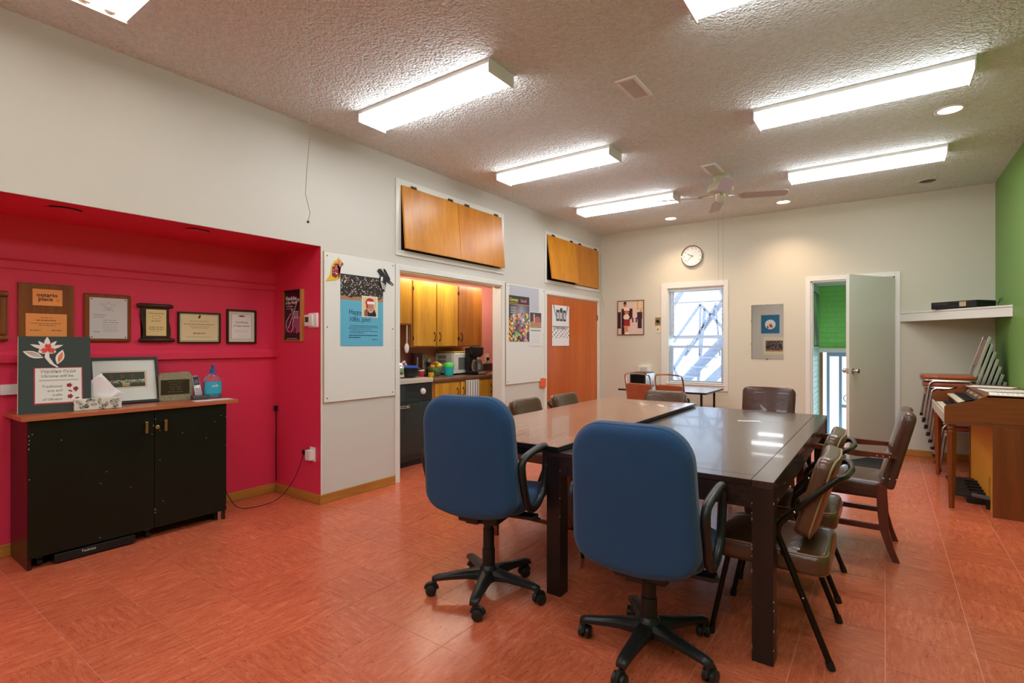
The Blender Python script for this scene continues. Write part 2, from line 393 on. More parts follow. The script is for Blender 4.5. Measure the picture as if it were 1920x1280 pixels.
# window and door in the far wall
wn = bpy.data.objects.new('window_1', None); COL.objects.link(wn); wn['kind'] = 'structure'; wn.location = (0, FY, 0)
b = MB(); x0, x1, z0, z1 = -2.57, -1.785, .70, 2.08; w_ = .09
for q in ((x0-w_, x0, z0-.075, z1+w_*.8), (x1, x1+.055, z0-.075, z1+w_*.8), (x0, x1, z1, z1+.072), (x0, x1, z0-.075, z0)): b.box(q[0], q[1], -.016, 0, q[2], q[3], .002)
b.box(x0-.01, x1+.01, -.03, .06, z0-.004, z0+.014)
b.box(x0-.001, x0+.012, 0, .139, z0, z1); b.box(x1-.012, x1+.001, 0, .139, z0, z1); b.box(x0, x1, 0, .139, z1-.012, z1+.001)
b.build('window_frame', M_TRIM, wn)
def sash(za, zb, y):
    b = MB(); a0, a1 = x0+.012, x1-.012
    for q in ((a0, a0+.045, za, zb), (a1-.045, a1, za, zb), (a0+.045, a1-.045, za, za+.04), (a0+.045, a1-.045, zb-.035, zb)): b.box(q[0], q[1], y, y+.03, q[2], q[3])
    return b.build('sash', mat('pale sash paint', (215,222,232), .4), wn)
sash(z0+.012, 1.25, .075); sash(1.355, z1-.012, .106); MB().box(x0+.012, x1-.012, .100, .104, 1.865, 1.880).build('storm_bar', MATS['pale sash paint'], wn)
mg = bpy.data.materials.new('window glass'); mg.use_nodes = True; nt = mg.node_tree; nt.nodes.clear()
tr = nt.nodes.new('ShaderNodeBsdfTransparent'); gl = nt.nodes.new('ShaderNodeBsdfGlossy'); gl.inputs['Roughness'].default_value = .02; fr = nt.nodes.new('ShaderNodeFresnel'); fr.inputs[0].default_value = 1.4
mi = nt.nodes.new('ShaderNodeMixShader'); ou = nt.nodes.new('ShaderNodeOutputMaterial'); nt.links.new(fr.outputs[0], mi.inputs[0]); nt.links.new(tr.outputs[0], mi.inputs[1]); nt.links.new(gl.outputs[0], mi.inputs[2]); nt.links.new(mi.outputs[0], ou.inputs[0])
MB().box(x0+.05, x1-.05, .088, .092, z0+.05, 1.22).build('pane', mg, wn); MB().box(x0+.05, x1-.05, .119, .123, 1.39, z1-.05).build('pane', mg, wn)
# blind
bl = thing('window_blind', 'white horizontal slat blind hanging lowered in the far window', 'blind', (0, FY+.035, 0))
MB().box(x0+.018, x1-.018, -.018, .02, z1-.045, z1-.013, .003).build('headrail', M_TRIM, bl)
me = None; ns = 54
for k in range(ns):
    z = z0+.05+(z1-.06-z0-.05)*k/(ns-1)
    if me is None:
        o = MB().box(x0+.024, x1-.024, -.0125, .0125, -.0006, .0006, M=Matrix.Rotation(math.radians(-8), 4, 'X')).build('slat', mat('blind slat', (236,240,250), .4), bl); me = o.data
    else: o = bpy.data.objects.new('slat', me); COL.objects.link(o); o.parent = bl
    o.location = (0, 0, z)
MB().box(x0+.024, x1-.024, -.012, .012, z0+.022, z0+.036, .003).build('bottom_rail', M_TRIM, bl)
b = MB()
for x in (x0+.09, (x0+x1)/2, x1-.09):
    for y in (-.0135, .0135): b.cyl((x, y, z0+.03), (x, y, z1-.04), .0008, n=4)
b.build('ladder_cord', M_WHITE, bl, kind='stuff')
MB().cyl((x0+.06, -.022, z1-.05), (x0+.062, -.022, 1.30), .003, n=6).build('tilt_wand', M_WHITE, bl)
# door casing + leaf
b = MB(); dx0, dx1, dz = -.752, .10, 2.06
for q in ((dx0-.055, dx0, 0, dz+.055), (dx1, dx1+.05, 0, dz+.055), (dx0, dx1, dz, dz+.055)): b.box(q[0], q[1], FY-.016, FY, q[2], q[3], .003)
b.box(dx0-.001, dx0+.015, FY, FY+.14, 0, dz); b.box(dx1-.015, dx1+.001, FY, FY+.14, 0, dz); b.box(dx0, dx1, FY, FY+.14, dz-.015, dz+.001)
b.box(dx0+.015, dx0+.028, FY+.05, FY+.09, 0, dz-.015)
struct(b.build('trim_10', M_TRIM))
ang = math.degrees(math.atan2(6.76-7.46, -.32-.09))
dl = bpy.data.objects.new('door_1', None); COL.objects.link(dl); dl['kind'] = 'structure'; dl.location = (.086, FY-.022, 0); dl.rotation_euler = (0, 0, math.radians(ang))
MB().box(0, .815, -.018, .018, .012, 2.04, .002).build('door_leaf', mat('grey white door paint', (222,222,210), .35), dl)
b = MB()
for s in (-1, 1):
    b.lathe([(.028, 0), (.030, .006), (.012, .010), (.012, .032), (.026, .038), (.029, .055), (.024, .066), (0, .068)], (.755, s*.018, .98), 16, 'y') if s < 0 else b.lathe([(.028, 0), (.030, -.006), (.012, -.010), (.012, -.032), (.026, -.038), (.029, -.055), (.024, -.066), (0, -.068)], (.755, s*.018, .98), 16, 'y')
b.build('door_knob', M_CHROME, dl, True)
MB().box(.8145, .8165, -.012, .012, .95, 1.01).build('latch_plate', M_CHROME, dl)
for z in (1.82, .25): MB().cyl((-.004, -.02, z-.045), (-.004, -.02, z+.045), .007).build('hinge', M_CHROME, dl)
# vestibule beyond the door
M_LIME = mat('lime green painted brick', (150,236,122), .4, spec=.4)
M_MINT = mat('pale mint paint', (190,224,200), .45)
vw = struct(MB().box(-.80, .9, 9.02, 9.12, 1.21, 2.2).build('wall_vestibule_far', mat('lime mortar', (136,220,112), .6)))
bw, bh = .215, .076
k = 0
for j in range(13):
    for i in range(-1, 9):
        xa = -.80+(i+(j % 2)*.5)*bw; xb = xa+bw; xa = max(xa, -.80); xb = min(xb, .9); 
        if xb-xa < .03: continue
        MB().box(xa+.0025, xb-.0025, 9.014+random.uniform(0, .001), 9.021, 1.215+j*bh+.0025, min(1.215+(j+1)*bh-.0025, 2.2)).build('brick', M_LIME, vw)
vl = struct(MB().box(-.90, -.80, 7.62, 9.12, -.9, 2.2).build('wall_vestibule_left', mat('mint mortar', (170,215,180), .6)))
for j in range(29):
    for i in range(8):
        ya = 7.64+(i-(j % 2)*.5)*.215; yb = ya+.215; ya = max(ya, 7.63); yb = min(yb, 9.008); z = .0+j*bh-.1
        if yb-ya < .05 or z+bh > 2.15: continue
        MB().box(-.801, -.7925, ya+.003, yb-.003, z+.003, z+bh-.003).build('brick', M_MINT, vl)
struct(MB().box(.9, 1.0, 7.62, 9.12, -.9, 2.2).build('wall_vestibule_right', M_MINT))
struct(MB().box(-.9, 1.0, 7.62, 9.12, 2.13, 2.2).build('ceiling_vestibule', M_WHITE))
struct(MB().box(-.9, 1.0, 7.90, 9.12, -.95, -.9).build('floor_vestibule', mat('grey floor', (150,140,130), .5)))
struct(MB().box(-.79, .9, 8.97, 9.02, 1.15, 1.215).build('trim_11', M_TRIM))
dd = bpy.data.objects.new('door_2', None); COL.objects.link(dd); dd['kind'] = 'structure'; dd.location = (0, 9.05, 0)
mf = mat('blue grey aluminium', (150,175,200), .35, .3)
b = MB(); b.box(-.70, -.66, -.02, .02, -.9, 1.15); b.box(.15, .19, -.02, .02, -.9, 1.15); b.box(-.66, .15, -.02, .02, 1.09, 1.15); b.box(-.545, -.505, -.02, .02, -.9, 1.09); b.box(-.505, .15, -.02, .02, .34, .385); b.box(-.66, .15, -.02, .02, -.9, -.75)
b.build('door_frame', mf, dd); MB().box(-.66, .15, -.003, .003, -.75, 1.09).build('pane', mg, dd)
MB().box(-.79, -.745, -.06, .02, -.9, 1.15).build('wooden_jamb', wood('pine jamb', (176,130,80), (140,96,52)), dd)
MB().tube([(-.44+.045*math.cos(a_), -.03, .48+.05*math.sin(a_)) for a_ in [2*PI*k/16 for k in range(16)]], .006, 6, True).build('ring_pull', M_BLK, dd)
vp = thing('framed_poster', 'tall framed poster on the vestibule wall beyond the open door', 'poster', (-.792, 8.42, 1.24), 90)
MB().box(-.31, .31, -.02, 0, 0, .75).build('frame', M_BLK, vp)
raster('print', vp, .58, .71, 12, 14, lambda u, v: (120+int(60*math.sin(9*u)), 150+int(50*math.cos(7*v+u*3)), 120), 0, -.0205, .02)
# outdoors
struct(MB().box(-12, 12, 7.64, 30, -1.1, -.96).build('ground', mat('snow', (235,240,248), .8)))
M_FE = mat('glare paled timber', (150,158,178), .7)  # pale grey puts outdoor glare into the timber colour
fe = thing('outdoor_staircase', 'grey timber stair frame standing outside behind the blind', 'stairs', (-2.6, 10.2, -.95))
def beam(p0, p1, w=.05):
    d = (Vector(p1)-Vector(p0)); l = d.length; Mx = Matrix.Translation(Vector(p0)) @ d.to_track_quat('X', 'Z').to_matrix().to_4x4()
    return MB().box(0, l, -.02, .02, -w/2, w/2, M=Mx)
for p0, p1, w_, nm in (((-.62,0,1.44),(.9,0,3.1),.17,'stringer'),((-.25,.0,1.35),(1.2,.0,2.8),.16,'stringer'),((-.28,.05,2.99),(-.80,.05,2.25),.045,'rail'),((-.28,.05,2.99),(.20,.05,2.45),.05,'rail'),((-.28,.05,2.99),(-.30,.05,2.0),.03,'post'),((.0,.05,2.95),(-.5,.05,2.1),.04,'rail'),((.0,.05,3.0),(.08,.05,2.0),.03,'post'),((-.95,.05,1.5),(-.5,.05,2.2),.06,'rail'),((-.60,.05,1.3),(-.95,.05,2.1),.05,'rail'),((-1.6,.1,1.9),(-.2,.1,3.9),.09,'rail'),((-.2,.1,3.9),(.55,.1,2.2),.07,'rail'),((-.6,.1,2.0),(.8,.1,4.0),.08,'rail'),((.5,.1,3.3),(1.5,.1,2.4),.08,'rail'),((-1.0,.05,0),(-1.0,.05,2.6),.06,'post'),((-.45,.05,0),(-.2,.05,2.9),.05,'post'),((.25,.05,0),(.35,.05,3.6),.05,'post'),((.9,.05,0),(.9,.05,3.8),.05,'post')):
    beam(p0, p1, w_).build(nm, M_FE, fe)
for k in range(10):
    t = k/9; MB().box(-.62+1.52*t-.1, -.62+1.52*t+.1, -.25, .25, 1.40+1.66*t, 1.43+1.66*t).build('tread', M_FE, fe)
# ---------------------------------------------------------------- ceiling fittings
M_ENAM = mat('white enamel', (232,226,218), .35)
def fixture(x, y, label, first=None, grp='wraparound fluorescent ceiling lights'):
    if first: return dup(first, (x, y, CZ), 0, label, grp)
    t = thing('ceiling_light', label, 'ceiling light', (x, y, CZ), 0, grp)
    MB().box(-.602, .602, -.124, .124, -.026, 0).build('housing', M_ENAM, t)
    MB().prism([(-.121, -.0262), (.121, -.0262), (.118, -.062), (.100, -.080), (-.100, -.080), (-.118, -.062)], -.602, .602, 'x').build('diffuser', M_LENS, t)
    for s in (-1, 1): MB().box(s*.603-.004*(s > 0)*0, s*.612, -.127, .127, -.084, 0, .0015).build('end_plate', M_ENAM, t)
    return t
F1 = fixture(-2.53, 2.57, 'lit box ceiling light over the white pin board, nearest of the left row')
fixture(-2.53, 4.24, 'lit box ceiling light second in the left row, above the kitchen hatch', F1)
fixture(-2.53, 5.90, 'lit box ceiling light furthest in the left row, just left of the fan', F1)
fixture(-.168, 2.57, 'lit box ceiling light cut off by the top edge of the photo', F1)
fixture(-.168, 4.23, 'lit box ceiling light above the open door side, longest looking one at right', F1)
fixture(-.168, 5.90, 'lit box ceiling light at right, furthest from the camera', F1)
fixture(-.168, .88, 'unseen box ceiling light above the camera at right, added for its light', F1)  # unseen fixture, assumed by symmetry and added for its light
for yy, nm in ((-.77, 'just behind the camera'), (-2.42, 'towards the rear wall')):  # unseen rows added as front fill for the room
    for xx, sd in ((-2.53, 'left'), (-.168, 'right')): fixture(xx, yy, 'unseen box ceiling light added for fill on the %s side %s' % (sd, nm), F1)
t = thing('open_ceiling_light', 'open pan ceiling light with bare tubes in the top left corner', 'ceiling light', (-2.53, .88, CZ))
b = MB(); b.prism([(-.127, -.020), (.127, -.020), (.126, 0), (-.126, 0)], -.599, .599, 'x'); b.prism([(-.127, -.078), (-.122, -.078), (-.100, -.0203), (-.127, -.0203)], -.599, .599, 'x'); b.prism([(.122, -.078), (.127, -.078), (.127, -.0203), (.100, -.0203)], -.599, .599, 'x'); b.build('pan', M_ENAM, t)
for s in (-1, 1): MB().box(s*.60, s*.612, -.127, .127, -.084, 0).build('end_plate', M_ENAM, t)
ml = emat('lit tube', (255,252,245), 9)
for y in (-.05, .05):
    MB().tube([(-.565, y, -.044), (-.562, y, -.044), (.562, y, -.044), (.565, y, -.044)], [.006, .017, .017, .006], 16).build('fluorescent_tube', ml, t)
    for s in (-1, 1): MB().box(s*.583-.010, s*.583+.010, y-.022, y+.022, -.070, -.0205, .002).build('lamp_holder', M_ENAM, t)
def pot(x, y, label, lit=True, first=None):
    if first: 
        r = dup(first, (x, y, CZ), 0, label, 'round recessed lamps'); 
    else:
        r = thing('recessed_lamp', label, 'recessed lamp', (x, y, CZ), 0, 'round recessed lamps')
        MB().lathe([(.072, -.001), (.092, -.001), (.094, -.005), (.088, -.008), (.072, -.006)], n=28).build('trim_ring', M_ENAM, r, True)
        MB().lathe([(.0, -.002), (.071, -.002), (.071, -.004), (0, -.012)], n=24).build('lamp_face', emat('warm lamp', (255,226,205), 5), r, True)
    ld = bpy.data.lights.new('warm_light', 'SPOT'); ld.energy = POT; ld.color = (1, .72, .5); ld.spot_size = math.radians(125); ld.spot_blend = 1; ld.shadow_soft_size = .07
    lo = bpy.data.objects.new('warm_light', ld); COL.objects.link(lo); lo.location = (0, 0, -.03); lo.parent = r
    return r
P1 = pot(-2.37, 7.03, 'lit round recessed lamp near the far wall above the clock')
pot(-.99, 7.0, 'lit round recessed lamp beyond the fan blade, near the far wall', first=None)
pot(.39, 4.95, 'lit round recessed lamp near the green wall, largest of the three')
r = thing('recessed_lamp_hole', 'dark round recessed fitting without a lamp near the far right corner', 'recessed lamp', (.37, 6.97, CZ))
MB().lathe([(.072, -.001), (.092, -.001), (.094, -.005), (.088, -.008), (.072, -.006)], n=28).build('trim_ring', M_ENAM, r, True)
MB().lathe([(.0, -.001), (.072, -.001), (.072, -.0035), (0, -.0035)], n=24).build('hole_shade', M_BLK, r)  # black disc stands in for the shade inside the empty fitting
def vent(x, y, label, first=None):
    if first: return dup(first, (x, y, CZ), 0, label, 'ceiling vents')
    t = thing('ceiling_vent', label, 'vent', (x, y, CZ), 0, 'ceiling vents'); hx, hy = .07, .155
    b = MB()
    for q in ((-hx, -hx+.022, -hy, hy), (hx-.022, hx, -hy, hy), (-hx+.022, hx-.022, -hy, -hy+.022), (-hx+.022, hx-.022, hy-.022, hy)): b.box(*q, -.010, 0, .001)
    b.build('frame', mat('painted grille', (246,242,240), .4), t)
    MB().box(-hx+.02, hx-.02, -hy+.02, hy-.02, -.003, -.001).build('duct_opening', mat('duct shade', (34,26,20), .8), t)  # dark plate stands in for the shade inside the duct
    for k in range(15):
        y_ = -hy+.03+k*(2*hy-.06)/14; MB().box(-hx+.022, hx-.022, y_-.0022, y_+.0022, -.010, -.003, M=None).build('louver', MATS['painted grille'], t)
    return t
V1 = vent(-1.36, 3.30, 'slotted ceiling vent between the two large front lights'); vent(-1.365, 5.27, 'slotted ceiling vent right beside the fan mount', V1)
# ceiling fans
M_FANB = mat('fan body cream enamel', (206,200,172), .35); M_BLADE = mat('fan blade pale', (184,170,160), .45)
def fan(x, y, a0, label, chains):
    t = thing('ceiling_fan', label, 'ceiling fan', (x, y, CZ), 0)
    MB().lathe([(0, 0), (.088, 0), (.090, -.012), (.075, -.02), (.062, -.075), (.05, -.085), (0, -.085)]).build('canopy', M_FANB, t, True)
    MB().lathe([(0, -.08), (.06, -.082), (.115, -.10), (.125, -.13), (.125, -.165), (.10, -.185), (0, -.188)], n=32).build('motor_housing', M_FANB, t, True)
    MB().lathe([(0, -.185), (.05, -.187), (.05, -.25), (.042, -.262), (0, -.264)]).build('switch_housing', M_FANB, t, True)
    for k in range(4):
        a = math.radians(a0+90*k); R = Matrix.Rotation(a, 4, 'Z')
        b = MB(); b.box(.07, .20, -.014, .014, -.212, -.202, .002, M=R); 
        for s in (-1, 1): b.tube([R @ Vector((.12, s*.008, -.207)), R @ Vector((.17, s*.035, -.210)), R @ Vector((.22, s*.022, -.214))], .004, 6)
        b.build('blade_bracket', M_BRASS if k else M_CHROME, t, True)
        M_ = R @ Matrix.Translation((.40, 0, -.216)) @ Matrix.Rotation(math.radians(-12), 4, 'X')
        b = MB(); b.slab(rrect(.44, .125, .045, n=4), .007, .002, 1, M=M_); b.build('blade', M_BLADE, t)
    for cx, zl in chains:
        b = MB(); n = int((zl)/.011)
        for i in range(n): 
            b.lathe([(0, -.264-i*.011), (.0017, -.267-i*.011), (.0017, -.270-i*.011), (0, -.273-i*.011)], (cx, 0, 0), 4)
        b.build('pull_chain', mat('bead chain', (120,108,88), .35, .5), t, kind='stuff')
    return t
fan(-1.355, 5.54, 20, 'pale four blade ceiling fan hanging in front of the far wall', [(-.022, .82), (.024, .82)])
f2 = fan(-1.36, .885, 42, 'four blade ceiling fan out of view overhead, its bead chain dangling at top left', [(0, .86)])
MB().tube([(0,0,-1.12), (-.012,.0,-1.20), (-.02,0,-1.27), (.004,0,-1.33), (-.006,0,-1.352)], .0009, 5).build('pull_string', mat('thin string', (150,140,125), .8), f2)
MB().ball((-.006,0,-1.355), .004, n=8).build('string_bead', M_BLK, f2)
t = thing('niche_downlight', 'red painted recessed ceiling disc in the niche, left one', 'recessed lamp', (-3.86, .93, 2.055), 0, 'painted downlights in the red niche')
MB().lathe([(0, -.001), (.082, -.001), (.084, -.005), (.07, -.010), (0, -.010)], n=28).build('cover_disc', M_CRIM, t, True)
MB().tube([(.086*math.cos(a), .086*math.sin(a), -.003) for a in [math.radians(-55+110*k/10) for k in range(11)]], .005, 6).build('gap_shade', M_BLK, t)  # black arc stands in for shade round the disc edge
dup(t, (-3.84, 1.627, 2.055), 0, 'red painted recessed ceiling disc in the niche, right one', 'painted downlights in the red niche')

# ---------------------------------------------------------------- hatches and closet doors
M_HATCH = wood('honey veneer', (226,150,40), (192,116,20), 'z', .32, scale=16); M_HATCH2 = wood('honey veneer two', (220,142,38), (186,108,18), 'z', .32, scale=13)
def hatch(y0, y1, z0, z1, out, label, m, s=1):
    h = z1-z0; t = thing('hatch_panel', label, 'hatch', (WX+.004, (y0+y1)/2, z1), 90, 'wooden hatch flaps over the wall openings'); w_ = (y1-y0)/2-.002
    a = math.asin(out/h); R = Matrix.Rotation(-a, 4, 'X')
    MB().box(-w_, w_, -.019, 0, -h, -.004, .001, M=R).build('leaf', m, t)
    for x in (-w_*.62, w_*.72): 
        b = MB(); b.cyl((x-.035, -.022, -.001), (x+.035, -.022, -.001), .005, n=8); b.box(x-.035, x+.035, -.022, -.017, -.0, .018); b.build('hinge', mat('dark bronze', (70,48,28), .4, .6), t)
hatch(3.314, 4.085, 2.155, 2.748, .052, 'orange wood hatch flap, left half of the pair over the kitchen opening', M_HATCH)
hatch(4.087, 4.856, 2.155, 2.748, .050, 'orange wood hatch flap, right half of the pair over the kitchen opening', M_HATCH2)
hatch(5.875, 6.62, 2.135, 2.728, .075, 'orange wood hatch flap, left half of the pair over the closet doors', M_HATCH)
hatch(6.622, 7.382, 2.135, 2.728, .012, 'orange wood hatch flap, right half of the pair over the closet, nearly shut', M_HATCH2)
M_DK = mat('shade backing', (70,52,38), .7)  # dark colour stands in for the shaded space behind the hatches
struct(MB().box(WX-.12, WX-.10, 3.25, 4.92, 2.1, 2.8).build('wall_hatch_back', M_DK)); struct(MB().box(WX-.12, WX-.10, 5.80, 7.47, 2.08, 2.78).build('wall_hatch_back', M_DK)); struct(MB().box(WX-.12, WX-.10, 5.80, 7.47, 0, 2.0).build('wall_closet_back', M_DK))  # added panels also keep sky light out of the hatch openings
M_DOOR = wood('reddish orange door veneer', (206,104,36), (178,76,18), 'z', .3, scale=12); M_DOOR2 = wood('reddish orange door veneer two', (212,110,38), (184,84,22), 'z', .3, scale=15)
for n, (a, b_, m) in enumerate(((5.884, 6.634, M_DOOR), (6.638, 7.388, M_DOOR2))):
    d = bpy.data.objects.new('door_%d' % (n+3), None); COL.objects.link(d); d['kind'] = 'structure'; d.location = (WX-.004, a, 0)
    MB().box(-.035, 0, 0, b_-a, .008, 1.925, .001).build('door_leaf', m, d)
    yy = .0 if n == 0 else b_-a
    for z in (1.68, .25): MB().cyl((.004, yy, z-.04), (.004, yy, z+.04), .006, n=10).build('hinge', mat('dark red hinge', (90,30,20), .4, .5), d)
# ---------------------------------------------------------------- pin boards and prints on the left wall
M_BOARD = mat('white pin board', (232,230,222), .6); M_BEDGE = mat('board edge wood', (205,165,115), .5)
def board(y0, y1, z0, z1, label, name='pin_board'):
    t = thing(name, label, 'pin board', (WX, (y0+y1)/2, z0), 90); w_ = (y1-y0)/2; h = z1-z0
    MB().box(-w_, w_, -.010, 0, 0, h).build('edge', M_BEDGE, t); MB().box(-w_+.003, w_-.003, -.013, -.010, .003, h-.003, .001).build('panel', M_BOARD, t)
    for x in (-w_+.03, w_-.03):
        for z in (.035, h/2, h-.035): MB().ball((x, -.014, z), .006, .004, .006, 8).build('screw', mat('steel screw', (110,105,100), .3, .9), t, True)
    b = MB()
    for k in range(9): b.ball((w_-.035+random.uniform(-.003,.003), -.014, h*.47-.03*k+random.uniform(-.006,.006)), .0025, n=6)
    b.build('pin', M_BLK, t, kind='stuff'); return t
B1 = board(2.497, 3.240, .805, 2.022, 'large white pin board beside the red niche, holding a blue birthday poster')
B2 = board(4.955, 5.818, .79, 2.003, 'white pin board between the kitchen opening and the closet doors')
XF = WX+.0135
def onwall(name, label, cat, y, z, grp=None): return thing(name, label, cat, (XF, y, z), 90, grp)
def skin(v): return (214, 160, 130)
# birthday poster
R_ = random.Random(3); SP = [(R_.random(), R_.random(), R_.uniform(.008, .016), R_.choice([(225,190,170),(205,170,150),(50,54,96),(210,210,220),(26,36,30),(24,24,26),(60,50,44),(150,110,90)])) for _ in range(430)]
def orchestra(u, v, bg_=(46,40,30)):
    if v < .13+.03*math.sin(20*u): return (178,130,84)
    for a, b_, r, c in SP:
        if (u-a)**2+((v-.1-b_*.85)*.55)**2 < r*r: return c
    return tuple(int(x*(.7+.5*abs(math.sin(31*u)*math.cos(23*v)))) for x in bg_)
t = onwall('birthday_poster', 'blue birthday poster with an orchestra photo on the large pin board', 'poster', 2.874, 1.259)
MB().box(-.224, .224, -.0012, 0, 0, .60).build('sheet', mat('sky blue paper', (98,180,208), .55), t)
raster('group_photo', t, .446, .213, 130, 62, orchestra, 0, -.0014, .386)
def santa(u, v):
    c = (226,206,150)
    if v < .36 and abs(u-.52) < .42-.5*max(0, v-.15): c = (34,28,30)
    if v < .30 and .1 < u < .34: c = (150,90,80)
    if ((u-.55)/.26)**2+((v-.47)/.29)**2 < 1: c = (222,150,128)
    if ((u-.55)/.26)**2+((v-.47)/.29)**2 < 1 and v < .30: c = (205,170,160)
    if abs(v-.50) < .07 and (.37 < u < .52 or .57 < u < .73): c = (60,45,45) if (abs(v-.50) > .05 or abs(u-.445) > .06 and abs(u-.65) > .07) else (190,140,125)
    if abs(v-.33) < .015 and .47 < u < .65: c = (120,50,50)
    if ((u-.50)/.32)**2+((v-.70)/.24)**2 < 1 and v > .62: c = (204,24,34)
    if .22 < u < .36 and .42 < v < .8: c = (204,24,34)
    if abs(v-.66-.05*math.sin(3*u)) < .07 and .30 < u < .82: c = (246,240,240)
    return c
p = MB().box(-.008, .160, -.0035, -.0014, .250, .432).build('portrait_border', M_PAPER, t)
raster('portrait', t, .150, .168, 40, 44, santa, .076, -.0038, .257)
M_NAVY = mat('navy ink', (24,52,84), .6)
text('Happy', .062, M_NAVY, t, -.140, -.0016, .268, 'LEFT', sx=.8); text('108th, John!', .058, M_NAVY, t, -.140, -.0016, .208, 'LEFT', sx=.8)
lines(t, M_NAVY, [(-.125, .16, .172, .004, -.0014), (-.14, .165, .158, .004, -.0014), (-.14, .10, .144, .004, -.0014), (-.125, .165, .126, .004, -.0014), (-.14, .02, .112, .004, -.0014), (-.14, .16, .088, .007, -.0014), (-.14, -.02, .070, .007, -.0014), (.10, .16, .055, .004, -.0014)])
def bird(name, label, y, z, polys):
    t = onwall(name, label, 'cut-out'); return t
t = thing('parrot_cutout', 'yellow and red paper parrot hanging at the upper left of the pin board', 'decoration', (XF, 2.60, 1.78), 90)
def poly(t, pts, m, y=-.004, d=.003, name='piece'): return MB().prism(pts, y-d, y, 'y').build(name, m, t)
mY = mat('yellow card', (236,190,40), .5); mR = mat('wine card', (150,28,44), .5); mP = mat('peach card', (235,150,110), .5); mG = mat('pale grey card', (214,208,206), .5)
poly(t, [(-.10,-.005),(-.085,.005),(-.045,.06),(-.035,.13),(-.01,.17),(.025,.195),(.05,.19),(.065,.17),(.06,.15),(.05,.12),(.045,.05),(.02,.02),(-.01,.015),(-.05,.01)], mY, 0, name='body')
poly(t, [(-.03,.05),(-.028,.12),(0,.155),(.025,.15),(.03,.10),(.02,.05),(0,.035)], mR, -.003, name='wing')
poly(t, [(.012,.155),(.03,.188),(.052,.186),(.062,.165),(.045,.13),(.04,.08),(.03,.03),(.046,.05),(.05,.12)], mP, -.003, name='head')
poly(t, [(.06,.17),(.075,.165),(.072,.145),(.060,.150)], mR, -.003, name='beak'); MB().tube([(.03,-.003,.19),(.032,-.003,.21)], .0015, 5).build('hanger', M_BLK, t)
b = MB(); R2 = random.Random(5)
for _ in range(14): b.ball((R2.uniform(-.02,.02), -.0065, R2.uniform(.06,.14)), .004, .001, .004, 6)
b.build('speck', M_WHITE, t, kind='stuff')
t = thing('magpie_cutout', 'black and white paper bird over the upper right corner of the blue poster', 'decoration', (XF+.002, 3.13, 1.75), 90)
poly(t, [(-.10,.17),(-.085,.19),(-.06,.195),(-.04,.175),(.01,.13),(.05,.095),(.085,.07),(.08,.055),(.03,.075),(-.0,.09),(-.03,.11),(-.07,.135),(-.085,.155)], M_BLK, 0, name='body')
poly(t, [(-.07,.13),(-.02,.12),(0,.09),(-.005,.04),(-.025,-.01),(-.05,.02),(-.075,.06),(-.085,.10)], M_BLK, -.003, name='wing')
poly(t, [(-.03,.20),(-.01,.195),(.03,.14),(.05,.11),(.035,.105),(0,.145),(-.025,.175)], M_BLK, 0, name='wing')
for k in range(4): poly(t, [(-.068+.017*k,.085-.01*k),(-.062+.017*k,.088-.01*k),(-.040+.012*k,.015-.004*k),(-.046+.012*k,.018-.004*k)], M_WHITE, -.0065, .001, 'stripe')
poly(t, [(-.062,.125),(-.04,.122),(-.045,.085),(-.065,.09)], M_WHITE, -.0065, .001, 'patch'); poly(t, [(.03,.09),(.038,.086),(.075,.062),(.068,.060)], M_WHITE, -.0035, .001, 'stripe')
# second board
t = onwall('grey_sheet', 'large plain grey sheet pinned at the top of the second board', 'paper', 5.345, 1.52)
MB().box(-.325, .325, -.001, 0, 0, .465).build('sheet', mat('grey blue paper', (196,196,206), .6), t)
R3 = random.Random(11); CR = [(R3.random(), R3.random()*.62, R3.uniform(.02, .055), R3.choice([(236,220,60),(230,90,60),(236,150,160),(120,180,90),(200,200,190),(150,110,170),(240,240,235),(90,60,70),(240,170,90)])) for _ in range(150)]
def crowd(u, v):
    if v > .80:
        return (58,50,48) if abs(v-.815) > .006 else (210,120,110)
    if u < .12 and v < .5: 
        return (236,200,40) if math.sin(60*v+40*u) > 0 else (150,40,30)
    for a, b_, r, c in CR:
        if (u-a)**2+((v-b_)*1.25)**2 < r*r: return c
    g_ = int(60+130*max(0, 1-abs(u-.6)*1.8)*max(0, 1-abs(v-.6)*2)); return (g_, g_, g_+3)
t = thing('event_poster', 'dark crowded poster with yellow and pink headings on the second pin board', 'poster', (XF+.0014, 5.228, 1.306), 90)
raster('print', t, .435, .555, 50, 62, crowd, 0, -.0012, 0)
MB().box(-.2175, .2175, -.0010, 0, 0, .555).build('sheet', M_BLK, t)
text('German', .058, mat('yellow green ink', (222,226,70), .5), t, -.205, -.0016, .487, 'LEFT', sx=.92, wgt=.001); text('Gerald', .050, mat('rose ink', (236,120,140), .5), t, .025, -.0016, .485, 'LEFT', sx=.95, wgt=.001)
lines(t, MATS['yellow green ink'], [(-.205, -.03, .468, .005, -.0012)]); lines(t, M_WHITE, [(-.185, -.07, .410-.022*k, .006, -.0012) for k in range(4)])
def horse(u, v):
    if ((u-.68)/.26)**2+((v-.55)/.20)**2 < 1: return (190,96,86)
    if .30 < u < .42 and .35 < v < .92: return (222,180,160)
    if v < .42: return (196,150,110) if math.sin(40*u+9*v) > -.2 else (170,120,80)
    return (70,58,62)
t = thing('wall_calendar', 'small calendar with an animal picture over a white date grid', 'calendar', (XF+.0028, 5.59, 1.252), 90)
MB().box(-.143, .143, -.0012, 0, 0, .215).build('date_page', M_PAPER, t); MB().box(-.143, .143, -.0012, 0, .220, .432).build('picture_page', M_PAPER, t)
